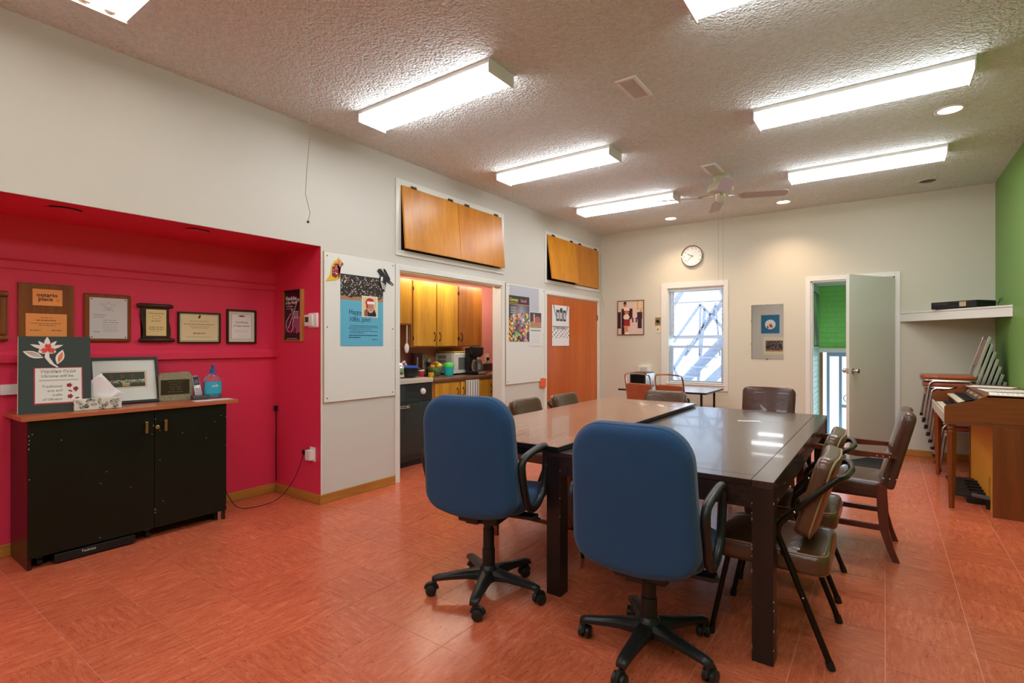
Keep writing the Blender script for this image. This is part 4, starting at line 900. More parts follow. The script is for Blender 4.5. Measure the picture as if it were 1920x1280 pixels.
for j in range(nJ+1):
    s = j/nJ; row = []
    for i in range(nI+1):
        u = i/nI; topz = .155*(1-abs(u-.38)*1.1) ; x = -.075+.15*u+ s*(.030*(u-.2)+.02); row.append(b.bm.verts.new((x+.02*s*u, .016*math.sin(u*7+s*2)*(.3+s), .068+s*(topz-.0)*(.55+.45*math.cos((u-.35)*3)))))
    V.append(row)
for j in range(nJ):
    for i in range(nI): b.bm.faces.new((V[j][i], V[j][i+1], V[j+1][i+1], V[j+1][i]))
o = b.build('tissue', mat('tissue paper', (240,236,236), .8), t, True); md = o.modifiers.new('s', 'SOLIDIFY'); md.thickness = .0012
# framed landscape photo
t = thing('black_framed_photo', 'black framed orchestra photograph with white mount leaning behind the tissue box', 'picture', (-4.19, 1.345, TZ), 86)
Rf = Matrix.Rotation(math.radians(-13), 4, 'X'); w_, h, fw = .195, .320, .018; b = MB()
for q in ((-w_, -w_+fw, 0, h), (w_-fw, w_, 0, h), (-w_+fw, w_-fw, 0, fw), (-w_+fw, w_-fw, h-fw, h)): b.box(q[0], q[1], -.022, 0, q[2], q[3], .001, M=Rf)
b.build('frame', mat('black frame', (40,42,40), .4), t); MB().box(-w_+.01, w_-.01, -.010, -.004, .01, h-.01, M=Rf).build('mount', mat('white mount', (226,230,222), .5), t)
def stage(u, v):
    if v < .05 or v > .95: return (30,40,28)
    if .44 < u < .62 and v < .27: return (190,180,120) if v > .18 or int(v*60) % 2 else (120,100,60)
    if .18 < v < .50:
        for a, b_, r, c in SP:
            if (u-a)**2+((v-.2-b_*.28)*.55)**2 < r*r*.5: return [(236,222,190),(220,190,150),(240,236,226),(200,160,120)][int(a*97) % 4] if v > .3 or b_ > .5 else (90,110,80)
    for x in (.2, .45, .7):
        if abs(u-x) < .035 and .62 < v < .88: return (120,44,38)
    return (48,66,40)
raster('photo', t, .235, .100, 90, 40, stage, .0, 0, 0, M=Rf @ Matrix.Translation((-.005, -.0108, .115)))
MB().box(-.13, .125, -.0106, -.010, .105, .225, M=Rf).build('window_bevel', mat('bevel pink', (222,196,170), .5), t)
MB().box(-.02, .02, .0, .004, 0, .2, M=Matrix.Translation((0, .09, 0)) @ Matrix.Rotation(math.radians(8), 4, 'X')).build('back_strut', M_BLK, t)
# granite
t = thing('granite_award', 'speckled granite block with a dark engraved plate on the sideboard', 'award', (-4.17, 1.635, TZ), 85)
MB().prism([(-.105, 0), (.108, 0), (.110, .165), (.082, .205), (-.09, .198), (-.105, .18)], -.022, .022, 'y').build('stone', mat('granite', (120,112,88), .5, var=(160, (176,166,134), (1,1,1))), t)
MB().box(-.095, .085, -.0245, -.022, .045, .150).build('plate', mat('bronze plate', (62,54,34), .4, .3), t)
mi_ = mat('faded gilding', (120,110,84), .5)
for k, s in enumerate(('with the support', 'in honour of', 'the orchestra', '1928 - 1998', 'Toronto Canada')): text(s, .014, mi_, t, -.005, -.0248, .132-.018*k)
# phone
t = thing('cordless_phone', 'silver cordless phone standing in its black charging cradle', 'telephone', (-4.10, 1.765, TZ), 80)
MB().prism([(-.045, 0), (.05, 0), (.05, .02), (.03, .028), (-.03, .03), (-.045, .012)], -.045, .05, 'x', M=None).build('cradle', mat('silver black plastic', (70,70,72), .4), t)
Rp = Matrix.Translation((0, -.0, .02)) @ Matrix.Rotation(math.radians(-16), 4, 'X') @ Matrix.Rotation(math.radians(-6), 4, 'Y')
b = MB(); b.slab(rrect(.046, .155, .015, n=4), .022, .006, 3, M=Rp @ Matrix.Translation((0, 0, .08)) @ Matrix.Rotation(PI/2, 4, 'X')); b.build('handset', mat('silver plastic', (205,205,208), .35, .4), t, True)
MB().box(-.019, .019, -.0125, -.0115, .085, .150, M=Rp).build('face', M_BLK, t); MB().box(-.014, .014, -.0132, -.0125, .095, .125, M=Rp).build('screen', mat('phone screen', (90,96,100), .2), t)
b = MB()
for i in range(3):
    for j in range(4): b.box(-.016+.012*i, -.008+.012*i, -.0135, -.0112, .012+.013*j, .020+.013*j, M=Rp)
b.build('keypad', mat('grey keys', (120,120,125), .5), t, kind='stuff')
MB().lathe([(0, .0115), (.009, .0115), (.009, .0135), (0, .0135)], (0, 0, 0), 14, 'y').build('nav_button', M_WHITE, t)
for ch in t.children:
    if ch.name.startswith('nav_button'): ch.matrix_local = Rp @ Matrix.Translation((0, 0, .072))
# sanitizer
t = thing('sanitizer_bottle', 'clear pump bottle of blue hand sanitizer beside the cordless phone', 'bottle', (-4.11, 1.865, TZ), 82)
def ov(prof, c=(0,0,0), n=24, f=.62):
    b = MB(); b.lathe(prof, c, n)
    for v in b.bm.verts: v.co.y *= f
    return b
gl_ = mat('clear plastic', (240,246,250), .06, trans=.95, ior=1.3)
ov([(0, 0), (.058, 0), (.063, .006), (.064, .12), (.055, .155), (.030, .178), (.015, .188), (.015, .20), (0, .20)]).build('bottle', gl_, t, True)
ov([(0, .004), (.055, .004), (.058, .012), (.058, .125), (0, .125)]).build('blue_gel', mat('blue gel', (110,196,226), .15, trans=.4), t, True)
b = MB()
for k in range(12): 
    a0, a1 = math.radians(-150+120*k/12), math.radians(-150+120*(k+1)/12); r = .0652
    b.quad((r*math.cos(a0), .62*r*math.sin(a0), .035), (r*math.cos(a1), .62*r*math.sin(a1), .035), (r*math.cos(a1), .62*r*math.sin(a1), .125), (r*math.cos(a0), .62*r*math.sin(a0), .125))
b.build('label_sheet', mat('aqua label', (60,176,206), .35), t); text('soft', .030, M_WHITE, t, .005, -.0412, .085, name='lettering')
b = MB(); b.lathe([(.018, .185), (.018, .215), (.008, .222), (.006, .245), (0, .245)], n=16); b.box(-.010, .012, -.04, .010, .240, .252, .003); b.build('pump', mat('blue pump', (20,120,180), .3), t, True)
o = MB().box(-.05, .05, -.125, .125, 0, .0012, M=Matrix.Rotation(-.10, 4, 'Z')).build('envelope', M_PAPER, None); o.location = (-3.965, 1.80, TZ); tag(o, 'long white paper lying flat on the right end of the sideboard', 'paper')

# ---------------------------------------------------------------- big tables
M_T1 = wood('espresso ash top', (66,44,38), (36,22,20), 'y', .24, coat=.15, scale=10); M_T1E = mat('worn black edge', (26,20,18), .35, var=(40, (60,40,30), (1, .1, 1)))
M_T1X = wood('espresso ash breadboard', (66,44,38), (36,22,20), 'x', .24, coat=.15, scale=10)
t = thing('dark_table', 'square legged dark wooden table with worn edges, right of the pair', 'table', (-.88, 3.46, 0))
X0, X1, Y0, Y1 = -.53, .525, -1.19, 1.19
M_T1Y = M_T1
b = MB(); b.box(X0+.085, X1-.085, Y0+.085, Y1-.085, .706, .7300); b.build('top_board', M_T1, t)
for q in ((X0, X0+.083, Y0, Y1), (X1-.083, X1, Y0, Y1)): MB().box(*q, .706, .7302, .002).build('border_board', M_T1, t)
for q in ((X0+.0845, X1-.0845, Y0, Y0+.083), (X0+.0845, X1-.0845, Y1-.083, Y1)): MB().box(*q, .706, .7302, .002).build('border_board', M_T1X, t)
b = MB(); b.box(X0+.08, X1-.08, Y0+.004, Y0+.03, .615, .706); b.box(X0+.08, X1-.08, Y1-.03, Y1-.004, .615, .706); b.box(X0+.004, X0+.03, Y0+.08, Y1-.08, .615, .706); b.box(X1-.03, X1-.004, Y0+.08, Y1-.08, .615, .706); b.build('apron', M_T1E, t)
MB().box(X0+.03, X1-.03, Y0+.03, Y1-.03, .700, .7055).build('sub_top', M_T1E, t)
for x in (X0+.001, X1-.081):
    for y in (Y0+.001, Y1-.081):
        MB().box(x, x+.080, y, y+.080, 0, .706, .002).build('leg', mat('black stained leg', (28,20,17), .35, var=(30, (44,30,24), (1,1,.1))), t)
b = MB(); R5 = random.Random(4)
for k in range(26):
    x = R5.choice([X0, X0+.08, X1-.08, X1]); b.box(x-.0015, x+.0015, Y0-.0004, Y0+.002, 0, .004+R5.random()*.012, M=Matrix.Translation((0, 0, R5.uniform(.02, .68))))
for k in range(30): y = R5.uniform(Y0, Y1); z = .62+R5.random()*.075; b.box(X1-.006, X1-.0036, y, y+R5.uniform(.004, .05), z, z+.002)
b.build('paint_chip', mat('bare wood chip', (196,150,110), .6), t, kind='stuff')
M_T2 = wood('walnut laminate', (174,130,104), (142,100,78), 'y', .2, coat=.2, scale=12)
t = thing('laminate_table', 'brown wood grain folding table with black edge, left of the pair', 'table', (-1.765, 3.45, 0))
MB().box(-.43, .43, -1.19, 1.17, .7335, .757, .003).build('edge_band', mat('black vinyl edge', (22,20,22), .35), t); MB().box(-.426, .426, -1.186, 1.166, .7568, .7580).build('top', M_T2, t)
MB().box(-.39, .22, -1.13, 1.1, .68, .7333).build('frame_rail', mat('dark underframe', (40,34,30), .6), t)
M_BRN = mat('brown enamel steel', (120,78,50), .35, .3)
for y in (-.68, .78):
    MB().box(-.36, -.335, y-.0125, y+.0125, 0, .68, .002).build('leg', M_BRN, t)
    MB().box(-.335, .22, y-.01, y+.01, .150, .172, .002).build('crossbar', M_BRN, t)
    MB().tube(fillet([(.20, y, .161), (.29, y, .161), (.30, y, 0)], .06, 5), .011, 8).build('curved_foot', M_BLK, t, True); MB().box(.205, .23, y-.0125, y+.0125, .165, .68, .002).build('leg', M_BRN, t)
o = MB().box(-.075, .075, -.022, .022, 0, .0008, M=Matrix.Rotation(.45, 4, 'Z')).build('paper_slip', mat('translucent paper', (225,225,228), .4), None); o.location = (-.78, 3.98, .7303); tag(o, 'small clear paper strip lying on the dark table top', 'paper')

# ---------------------------------------------------------------- blue office chairs
M_BLUE = mat('blue tweed upholstery', (40,78,116), .9, spec=.25, sheen=.2, bump=(420, .35, .004), var=(260, (32,64,102), (1,1,1))); M_OB = mat('office chair plastic', (30,31,30), .38)
def office_chair(label, x, y, facing, base_a, dz, tilt=6):
    t = thing('office_chair', label, 'office chair', (x, y, 0), facing-90, 'blue swivel chairs')
    fa = math.radians(-(facing-90))
    T = Matrix.Rotation(fa, 4, 'Z')
    hub = MB(); hub.lathe([(0, .065), (.045, .065), (.052, .085), (.050, .125), (.034, .145), (0, .145)], n=24); hub.build('base_hub', M_OB, t, True)
    for k in range(5):
        a = math.radians(base_a+72*k); R = T @ Matrix.Rotation(a, 4, 'Z')
        prof = [(.03, .040, .078, .128), (.12, .030, .084, .118), (.20, .026, .082, .106), (.262, .023, .078, .100), (.287, .020, .068, .092), (.291, .012, .072, .086)]
        b = MB(); rings = []
        for r, w_, z0, z1 in prof:
            zz = [( -w_, z0), (w_, z0), (w_*1.0, (z0+z1)/2+.004), (w_*.55, z1), (-w_*.55, z1), (-w_, (z0+z1)/2+.004)]
            rings.append([b.bm.verts.new(R @ Vector((r, yy, z))) for yy, z in zz])
        for A, B in zip(rings, rings[1:]):
            for i in range(6): b.bm.faces.new((A[i], A[(i+1) % 6], B[(i+1) % 6], B[i]))
        b.bm.faces.new(rings[0][::-1]); b.bm.faces.new(rings[-1])
        arm = b.build('base_arm', M_OB, t, True)
        sw = R @ Matrix.Translation((.275, 0, 0)) @ Matrix.Rotation(1.1+k*1.7, 4, 'Z')
        b = MB(); b.cyl(sw @ Vector((0, 0, .05)), sw @ Vector((0, 0, .075)), .010, n=10)
        for s in (-1, 1): b.tube([sw @ Vector((.018, s*.006, .027)), sw @ Vector((.018, s*.009, .027)), sw @ Vector((.018, s*.023, .027)), sw @ Vector((.018, s*.026, .027))], [.024, .027, .027, .022], 18)
        b.tube([sw @ Vector((.018+.030*math.cos(q), 0, .029+.030*math.sin(q))) for q in [math.radians(5+170*i/8) for i in range(9)]], [.010]*9, 8, flat=1.0)
        b.build('caster', M_OB, arm, True)
    b = MB(); b.lathe([(0, .12), (.033, .12), (.033, .225), (.029, .228), (.029, .33), (.026, .332), (.026, .40+dz), (0, .40+dz)], n=20); b.build('gas_column', M_OB, t, True)
    S = .45+dz
    MB().box(-.11, .11, -.13, .10, S-.075, S-.03, .012, 3).build('tilt_mechanism', M_OB, t, True)
    b = MB(); b.tube([(.08, .02, S-.055), (.22, .02, S-.06), (.235, .02, S-.062)], .005, 8); b.box(.22, .275, .002, .038, S-.068, S-.054, .006); b.build('tilt_lever', M_OB, t, True)
    def sf(v):
        v = v.copy(); v.z += -.02*max(0, (v.y/.24))**3 + .012*(abs(v.x)/.24)**2; return v
    b = MB(); b.slab(rrect(.485, .45, .10, .08, 6), .085, .036, 4, sf, Matrix.Translation((0, .075, S+.022))); b.build('seat', M_BLUE, t, True)
    # back: outline in XY (Y up), bent around the sitter, thick toward the front
    H = .595
    def bf(v):
        x, y, z = v; k = y/H
        th = 1.0+.25*math.exp(-((k+.28)/.16)**2)      # lumbar swell on the front
        zz = z*th if z > 0 else z*(1+.05*math.sin(k*5))
        zz += .30*x*x + .028*math.exp(-((k+.42)/.12)**2)*0
        yb = y - .035*(x/.24)**2*(1 if k < -.2 else 0)*0
        if k < 0: yb += .04*(x/.24)**2*min(1, -k*2)
        return Vector((x, yb, zz))
    O_ = rrect(.51, H, .14, .085, 8, .08)
    Mb = Matrix.Translation((0, -.215, S+.272)) @ Matrix.Rotation(math.radians(tilt), 4, 'X') @ Matrix.Rotation(PI/2, 4, 'X') @ Matrix.Diagonal((1, 1, -1, 1))
    b = MB(); b.slab(O_, .105, .042, 5, bf, Mb, rings=(.9, .78, .62, .45, .25)); b.build('backrest', M_BLUE, t, True)
    n = len(O_); NN_ = []
    pts = []
    for i in range(n):
        q = Vector((O_[i][0]*.985, O_[i][1]*.99, -.022)); q = bf(q); pts.append(Mb @ q)
    MB().tube(pts, .0035, 6, True).build('piping', M_BLUE, t, True)
    MB().box(-.035, .035, -.185, -.12, S-.06, S+.0, .008).build('back_bracket', M_OB, t, True)
    for s in (-1, 1):
        loop = fillet([(s*.272, -.125, S+.235), (s*.285, .115, S+.235), (s*.272, .10, S+.02), (s*.262, -.02, S-.045), (s*.262, -.115, S+.0), (s*.272, -.140, S+.20), (s*.272, -.125, S+.235)], .055, 5)[:-1]
        lp = [Vector(p) for p in [(s*.272, -.125, S+.235)]]
        P = [(-.15, .285), (.09, .300), (.130, .275), (.115, .10), (.08, .045), (-.01, .005), (-.075, .015), (-.125, .06), (-.185, .22), (-.185, .26)]
        ring = []
        m = len(P)
        for i in range(m):   # closed smooth polygon (Chaikin)
            ring.append(Vector((0, P[i][0], P[i][1])))
        for _ in range(2):
            ring = [v for i in range(len(ring)) for v in (ring[i]*.75+ring[(i+1) % len(ring)]*.25, ring[i]*.25+ring[(i+1) % len(ring)]*.75)]
        MB().tube([(s*(.262+.02*max(0, p.z)), p.y, S+p.z) for p in ring], .0185, 10, True).build('armrest', M_OB, t, True)
        b = MB(); b.box(s*.15-.10*(s < 0)*0-.0, s*.15+.001, 0, .001, S-.03, S-.029); b = MB(); xa, xb = sorted((s*.10, s*.27)); b.box(xa, xb, -.05, .02, S-.048, S-.030, .004); b.build('arm_bracket', M_OB, t)
    return t
office_chair('blue fabric swivel office chair at the left table, further from the camera', -1.66, 2.11, 101, 6, .015)
office_chair('blue fabric swivel office chair nearest the camera, in front of the dark table', -.80, 2.10, 93, 54, -.04)

# ---------------------------------------------------------------- tube steel chairs in brown vinyl
M_VIN = mat('brown vinyl', (82,54,34), .28, coat=.3, spec=.5, bump=(45, .25, .006), var=(5, (98,66,44), (1,1,1))); M_VINB = mat('tan vinyl back', (128,78,50), .35, bump=(60, .15, .004)); M_PIP = mat('vinyl piping', (160,128,96), .4)
M_TUBE = mat('dark bronze tube', (36,30,22), .3, .6)
def tube_chair(label, x, y, rz, vin=M_VIN):
    t = thing('vinyl_chair', label, 'chair', (x, y, 0), rz, 'brown vinyl tube chairs at the tables')
    b = MB(); b.slab(rrect(.43, .44, .06, .05, 5), .085, .022, 3, lambda v: Vector((v.x, v.y, v.z+(.012*(1-(v.x/.2)**2) if v.z > .03 else 0))), Matrix.Translation((0, .0, .388))); b.build('seat', vin, t, True)
    MB().tube([(p[0]*1.0, p[1], .428) for p in rrect(.412, .422, .055, .045, 5)], .004, 6, True).build('seat_piping', M_PIP, t, True)
    Mb = Matrix.Translation((0, -.175, .650)) @ Matrix.Rotation(math.radians(16), 4, 'X') @ Matrix.Rotation(PI/2, 4, 'X')
    fn = lambda v: Vector((v.x, v.y, v.z-.35*v.x*v.x))
    b = MB(); b.slab(rrect(.40, .345, .055, .045, 6, -.02), .068, .022, 4, fn, Mb); b.build('backrest', vin, t, True)
    b = MB(); b.slab(rrect(.36, .305, .045, .04, 5), .012, .004, 1, fn, Mb @ Matrix.Translation((0, 0, .030))); b.build('back_panel', M_VINB, t, True)
    MB().tube([Mb @ fn(Vector((p[0], p[1], .026))) for p in rrect(.392, .337, .05, .042, 5, -.02)], .004, 6, True).build('back_piping', M_PIP, t, True)
    for s in (-1, 1):
        # rear leg sweeps forward and up, bends, and carries on as the back hoop
        MB().tube(fillet([(s*.212, -.225, .012), (s*.222, -.035, .505), (s*.222, -.045, .545), (s*.215, -.24, .745), (s*.16, -.272, .752), (0, -.285, .752)], .07, 6), .0125, 10).build('side_tube', M_TUBE, t, True)
        MB().tube([(s*.21, .23, .012), (s*.195, .16, .36)], .0115, 10).build('front_leg', M_TUBE, t, True)
        MB().cyl((s*.213, -.228, 0), (s*.213, -.218, .03), .0155, n=10).build('rubber_foot', M_BLK, t); MB().cyl((s*.21, .231, 0), (s*.209, .227, .03), .0155, n=10).build('rubber_foot', M_BLK, t)
        b = MB(); b.ball((s*.235, -.10, .60), .006, n=8); b.ball((s*.229, -.13, .26), .005, n=8); b.build('rivet', M_CHROME, t, True)
        MB().tube([(s*.222, -.06, .44), (s*.20, -.05, .40), (s*.17, -.0, .36)], .010, 8).build('seat_bracket', M_TUBE, t, True)
        MB().tube([(s*.215, -.155, .655), (s*.195, -.17, .655)], .008, 8).build('back_mount', M_TUBE, t)
    return t
C1 = tube_chair('brown vinyl tube chair nearest at the right side of the dark table', -.395, 2.60, 90)
dup(C1, (-.41, 3.24, 0), 90, 'brown vinyl tube chair at the right side of the dark table, second from the camera')
dup(C1, (-2.245, 3.60, 0), -90, 'dark vinyl chair at the left side of the laminate table, its back near the kitchen')
dup(C1, (-2.215, 4.20, 0), -90, 'dark vinyl chair at the left side of the laminate table, in front of the closet')
dup(C1, (-1.735, 4.80, 0), 180, 'grey brown vinyl chair at the far end of the laminate table')
# ---------------------------------------------------------------- upholstered wooden armchairs
M_LEA = mat('dark brown leather', (66,36,26), .28, coat=.25, bump=(30, .3, .008), var=(6, (88,52,38), (1,1,1))); M_MAH = wood('mahogany', (112,44,28), (74,26,18), 'z', .25, coat=.3)
def armchair(label, x, y, rz):
    t = thing('wooden_armchair', label, 'armchair', (x, y, 0), rz, 'leather armchairs at the dark table')
    b = MB(); b.slab(rrect(.43, .46, .04, .03, 4), .10, .022, 3, lambda v: Vector((v.x, v.y, v.z+(.018*(1-(v.x/.22)**2)*(1-(v.y/.24)**2) if v.z > .03 else 0))), Matrix.Translation((0, .0, .405))); b.build('seat', M_LEA, t, True)
    Rb = Matrix.Translation((0, -.235, .44)) @ Matrix.Rotation(math.radians(14), 4, 'X')
    b = MB(); b.slab(rrect(.43, .47, .05, .02, 5, -.04), .062, .022, 4, lambda v: Vector((v.x, v.y, v.z+.5*v.x*v.x*(1 if 1 else 0))), Rb @ Matrix.Translation((0, 0, .220)) @ Matrix.Rotation(PI/2, 4, 'X')); b.build('backrest', M_LEA, t, True)
    for s in (-1, 1):
        b = MB(); pts = [(-.222, .44, .05), (-.225, .30, .052), (-.235, .18, .045), (-.262, .08, .038), (-.292, 0, .034)]; rg = []
        for py, pz, w_ in pts: rg.append([b.bm.verts.new((s*.208+dx, py+dy*w_/2, pz)) for dx, dy in ((-.016, -1), (.016, -1), (.016, 1), (-.016, 1))])
        for A, B in zip(rg, rg[1:]):
            for i in range(4): b.bm.faces.new((A[i], A[(i+1) % 4], B[(i+1) % 4], B[i]))
        b.bm.faces.new(rg[0]); b.bm.faces.new(rg[-1]); b.build('rear_leg', M_MAH, t)
        b = MB(); b.prism([(.190, .36), (.240, .36), (.228, 0), (.200, 0)], s*.208-.017, s*.208+.017, 'x'); b.box(s*.208-.014, s*.208+.014, .185, .215, .36, .62); b.build('front_leg', M_MAH, t)
        MB().prism([(-.292, .612), (-.27, .636), (-.10, .640), (.10, .652), (.235, .655), (.245, .635), (.10, .625), (-.10, .605)], s*.226-.022, s*.226+.022, 'x').build('arm', M_MAH, t)
        MB().box(s*.208-.011, s*.208+.011, -.228, .20, .172, .205, .002).build('stretcher', M_MAH, t)
        b = MB()
        for k in range(3): b.ball((s*.217, -.205, .37+.022*k), .0045, n=6); b.ball((s*.222, -.232-.03*k, .485), .0045, n=6); b.ball((s*.250, -.20-.03*k, .620), .0045, n=6)
        b.build('nail_head', M_CHROME, t, kind='stuff')
    MB().box(-.20, .20, -.01, .01, .18, .205, .002).build('stretcher', M_MAH, t)
    b = MB()
    for k in range(22): b.ball(Rb @ Vector((-.16+.32*k/21, -.031-.5*(-.16+.32*k/21)**2, .432)), .004, n=6)
    b.build('nail_head', M_CHROME, t, kind='stuff')
    return t
A1 = armchair('brown leather wooden armchair standing back from the table on the right, arms in view', -.235, 3.99, 90)
dup(A1, (-.865, 4.91, 0), 180, 'brown leather armchair at the far end of the dark table, only its back showing')
# ---------------------------------------------------------------- small table and stacking chairs by the window
t = thing('small_folding_table', 'small folding table under the far window', 'table', (-2.27, 6.75, 0))
MB().box(-.56, .56, -.42, .39, .672, .694, .003).build('edge_band', M_BLK, t); MB().box(-.557, .557, -.417, .387, .6938, .6950).build('top', mat('grey laminate', (150,140,132), .25), t)
for s in (-1, 1):
    for y in (-.30, .28): MB().box(s*.47-.012, s*.47+.012, y-.012, y+.012, 0, .672, .002).build('leg', M_BLK, t)
    MB().tube([(s*.47, -.30, .30), (s*.22, -.30, .665)], .009, 8).build('brace', M_BLK, t)
    MB().box(s*.47-.008, s*.47+.008, -.29, .27, .10, .12).build('crossbar', M_BLK, t)
M_RUST = mat('rust brown vinyl', (158,76,44), .35, coat=.2, bump=(40, .2, .005), var=(8, (176,90,54), (1,1,1)))
def banquet(label, x, y, z, rz, grp):
    t = thing('stacking_chair', label, 'chair', (x, y, z), rz, grp)
    b = MB(); b.slab(rrect(.40, .40, .07, .05, 5), .065, .026, 3, None, Matrix.Translation((0, .01, .435))); b.build('seat', M_RUST, t, True)
    Rb = Matrix.Translation((0, -.185, .50)) @ Matrix.Rotation(math.radians(10), 4, 'X')
    b = MB(); b.slab(rrect(.34, .31, .03, .03, 3), .030, .010, 2, None, Rb @ Matrix.Translation((0, -.0, .165)) @ Matrix.Rotation(PI/2, 4, 'X')); b.build('backrest', M_RUST, t, True)
    for s in (-1, 1):
        MB().tube(fillet([(s*.195, -.235, .004), (s*.185, -.165, .42), (s*.178, -.190, .52), (s*.176, -.262, .885)], .05, 4), .010, 8).build('rear_leg', M_CHROME, t, True)
        MB().tube(fillet([(s*.195, .20, .004), (s*.185, .17, .395), (s*.18, -.16, .395)], .05, 4), .010, 8).build('front_leg', M_CHROME, t, True)
    MB().tube(fillet([(-.176, -.2615, .880), (-.165, -.272, .925), (0, -.275, .935), (.165, -.272, .925), (.176, -.2615, .880)], .04, 4), .010, 8).build('top_hoop', M_CHROME, t, True)
    return t
G = 'rust brown chrome chairs by the window'
S1 = banquet('rust brown chrome chair in front of the black countertop oven', -2.27, 6.02, -.02, -15, G); S1.location.z = 0
dup(S1, (-1.89, 5.99, 0), -15, 'rust brown chrome chair right of the black oven, below the window', G)
t = thing('toaster_oven', 'black countertop oven on the left end of the small table', 'oven', (-2.655, 6.74, .695))
MB().box(-.17, .17, -.26, .20, .012, .235, .006).build('body', M_BLK, t); MB().box(-.14, .14, -.266, -.26, .05, .20, .002).build('door', mat('oven glass', (20,20,22), .1), t); MB().box(.171, .178, -.24, .18, .03, .22).build('side_vent', mat('steel side', (190,190,192), .3, .6), t)
for x in (-.14, .14):
    for y in (-.22, .16): MB().cyl((x, y, 0), (x, y, .014), .012).build('foot', M_BLK, t)
MB().tube([(-.14, -.285, .04), (.14, -.285, .04)], .006, 8).build('handle', M_BLK, t)
t.scale = (.62, .72, .86)
t = thing('white_heater', 'white slim vented panel on the wall behind the black oven', 'heater', (-2.90, FY, .66))
MB().box(-.095, .095, -.05, 0, 0, .29, .004).build('housing', M_WHITE, t)
for k in range(5): MB().box(-.075, .04, -.052, -.05, .20+.014*k, .205+.014*k).build('slot', M_GINK, t)
# ---------------------------------------------------------------- stack of chairs in the corner
M_TAUPE = mat('taupe back shell', (150,118,98), .5)
M_SAT = mat('satin chrome', (205,205,205), .28, 1)
def stk(label, x, y, z, rz, grp):
    t = thing('stacked_chair', label, 'chair', (x, y, z), rz, grp)
    b = MB(); b.slab(rrect(.42, .44, .10, .06, 5), .045, .018, 3, None, Matrix.Translation((0, .0, .437))); b.build('seat', M_RUST, t, True)
    MB().tube([(p[0], p[1], .408) for p in rrect(.42, .43, .10, .06, 5)], .008, 8, True).build('seat_rim', M_SAT, t, True)
    Rb = Matrix.Translation((0, -.185, .44)) @ Matrix.Rotation(math.radians(16), 4, 'X')
    MB().box(-.17, .17, -.012, .004, .12, .385, .006, 2, M=Rb).build('backrest', M_TAUPE, t, True)
    for s in (-1, 1):
        MB().box(s*.185-.011, s*.185+.011, -.016, .010, -.02, .42, .003, M=Rb).build('back_post', M_SAT, t)
        b = MB(); b.tube(fillet([(s*.225, -.20, .01), (s*.215, -.17, .40), (s*.21, .15, .40), (s*.225, .20, .01)], .05, 4), .011, 8); b.build('side_frame', M_SAT, t, True)
        b = MB(); b.cyl((s*.225, -.20, 0), (s*.225, -.20, .03), .014, n=8); b.cyl((s*.225, .20, 0), (s*.225, .20, .03), .014, n=8); b.build('foot', M_BLK, t)
    MB().box(-.185, .185, -.014, .006, .385, .42, .006, M=Rb).build('top_rail', M_SAT, t)
    return t
G = 'chrome stacking chairs piled in the far right corner'
NS = 8; q = stk('topmost chair of the tall stack in the far right corner, rust seat', .526, 6.93, .072*(NS-1), 90, G)
for k in range(NS-1):
    lb = 'bottom chair of the tall stack in the far right corner' if k == 0 else ('chair second from the top of the stack in the far right corner' if k == NS-2 else 'chair number %s from the bottom of the stack in the far right corner' % ['two','three','four','five','six','seven'][k-1])
    dup(q, (.526+.0177*(NS-1-k), 6.93, .072*k), 90, lb, G)
# ---------------------------------------------------------------- electric organ
M_ORG = wood('organ walnut', (140,74,32), (100,48,20), 'y', .3, coat=.2, scale=14); M_ORGX = wood('organ walnut upright', (140,74,32), (102,50,22), 'z', .3, coat=.2, scale=14)
t = thing('electric_organ', 'brown wooden home organ with amber speaker cloth by the green wall', 'organ', (.66, 5.83, 0))
OX0, OX1, OY0, OY1 = -.285, .295, -.66, .66
def cheek(y0, y1):
    MB().prism([(OX0, .665), (OX1, .665), (OX1, .895), (-.04, .895), (-.085, .870), (-.115, .850), (OX0+.01, .808), (OX0, .80)], y0, y1, 'y').build('end_panel', wood('organ walnut end', (146,78,34), (108,54,22), 'x', .3, coat=.2, scale=14), t)
cheek(OY0, OY0+.022); cheek(OY1-.022, OY1)
b = MB()
for q in (((-.26, .690), (.28, .690)), ((-.26, .785), (-.10, .835))): b.tube([(q[0][0], OY0-.0008, q[0][1]), (q[1][0], OY0-.0008, q[1][1])], .0012, 4)
b.build('inlay_line', M_DKWOOD, t)
MB().box(OX0+.001, OX1, OY0+.022, OY1-.022, .665, .700).build('key_bed', M_ORG, t)
MB().box(OX0, OX0+.012, OY0+.022, OY1-.022, .668, .742, .001).build('key_slip', mat('pale grey key slip', (196,188,170), .4), t)
MB().box(.0, OX1, OY0+.022, OY1-.022, .70, .880).build('upper_case', M_ORG, t)
MB().box(-.045, OX1+.002, OY0, OY1, .880, .897, .003).build('lid', M_ORG, t)
def keys(x0, x1, z, y0, n, nm):
    b = MB(); w_ = .0235
    for k in range(n): b.box(x0, x1, y0+k*w_+.0006, y0+(k+1)*w_-.0006, z-.012, z)
    b.build(nm, mat('ivory keys', (236,228,206), .25), t, kind='stuff')
    b = MB()
    for k in range(n-1):
        if k % 7 in (0, 1, 3, 4, 5): b.box(x0+.045, x1, y0+(k+1)*w_-.006, y0+(k+1)*w_+.006, z, z+.010)
    b.build(nm+'_sharps', M_BLK, t, kind='stuff')
MB().box(OX0+.012, -.13, OY0+.024, OY1-.024, .70, .728).build('lower_key_frame', M_BLK, t)
MB().box(-.16, .0, OY0+.024, OY1-.024, .70, .795).build('upper_key_frame', M_BLK, t)
keys(OX0+.02, -.155, .742, -.60, 44, 'lower_keyboard'); keys(-.175, -.055, .812, -.48, 44, 'upper_keyboard')
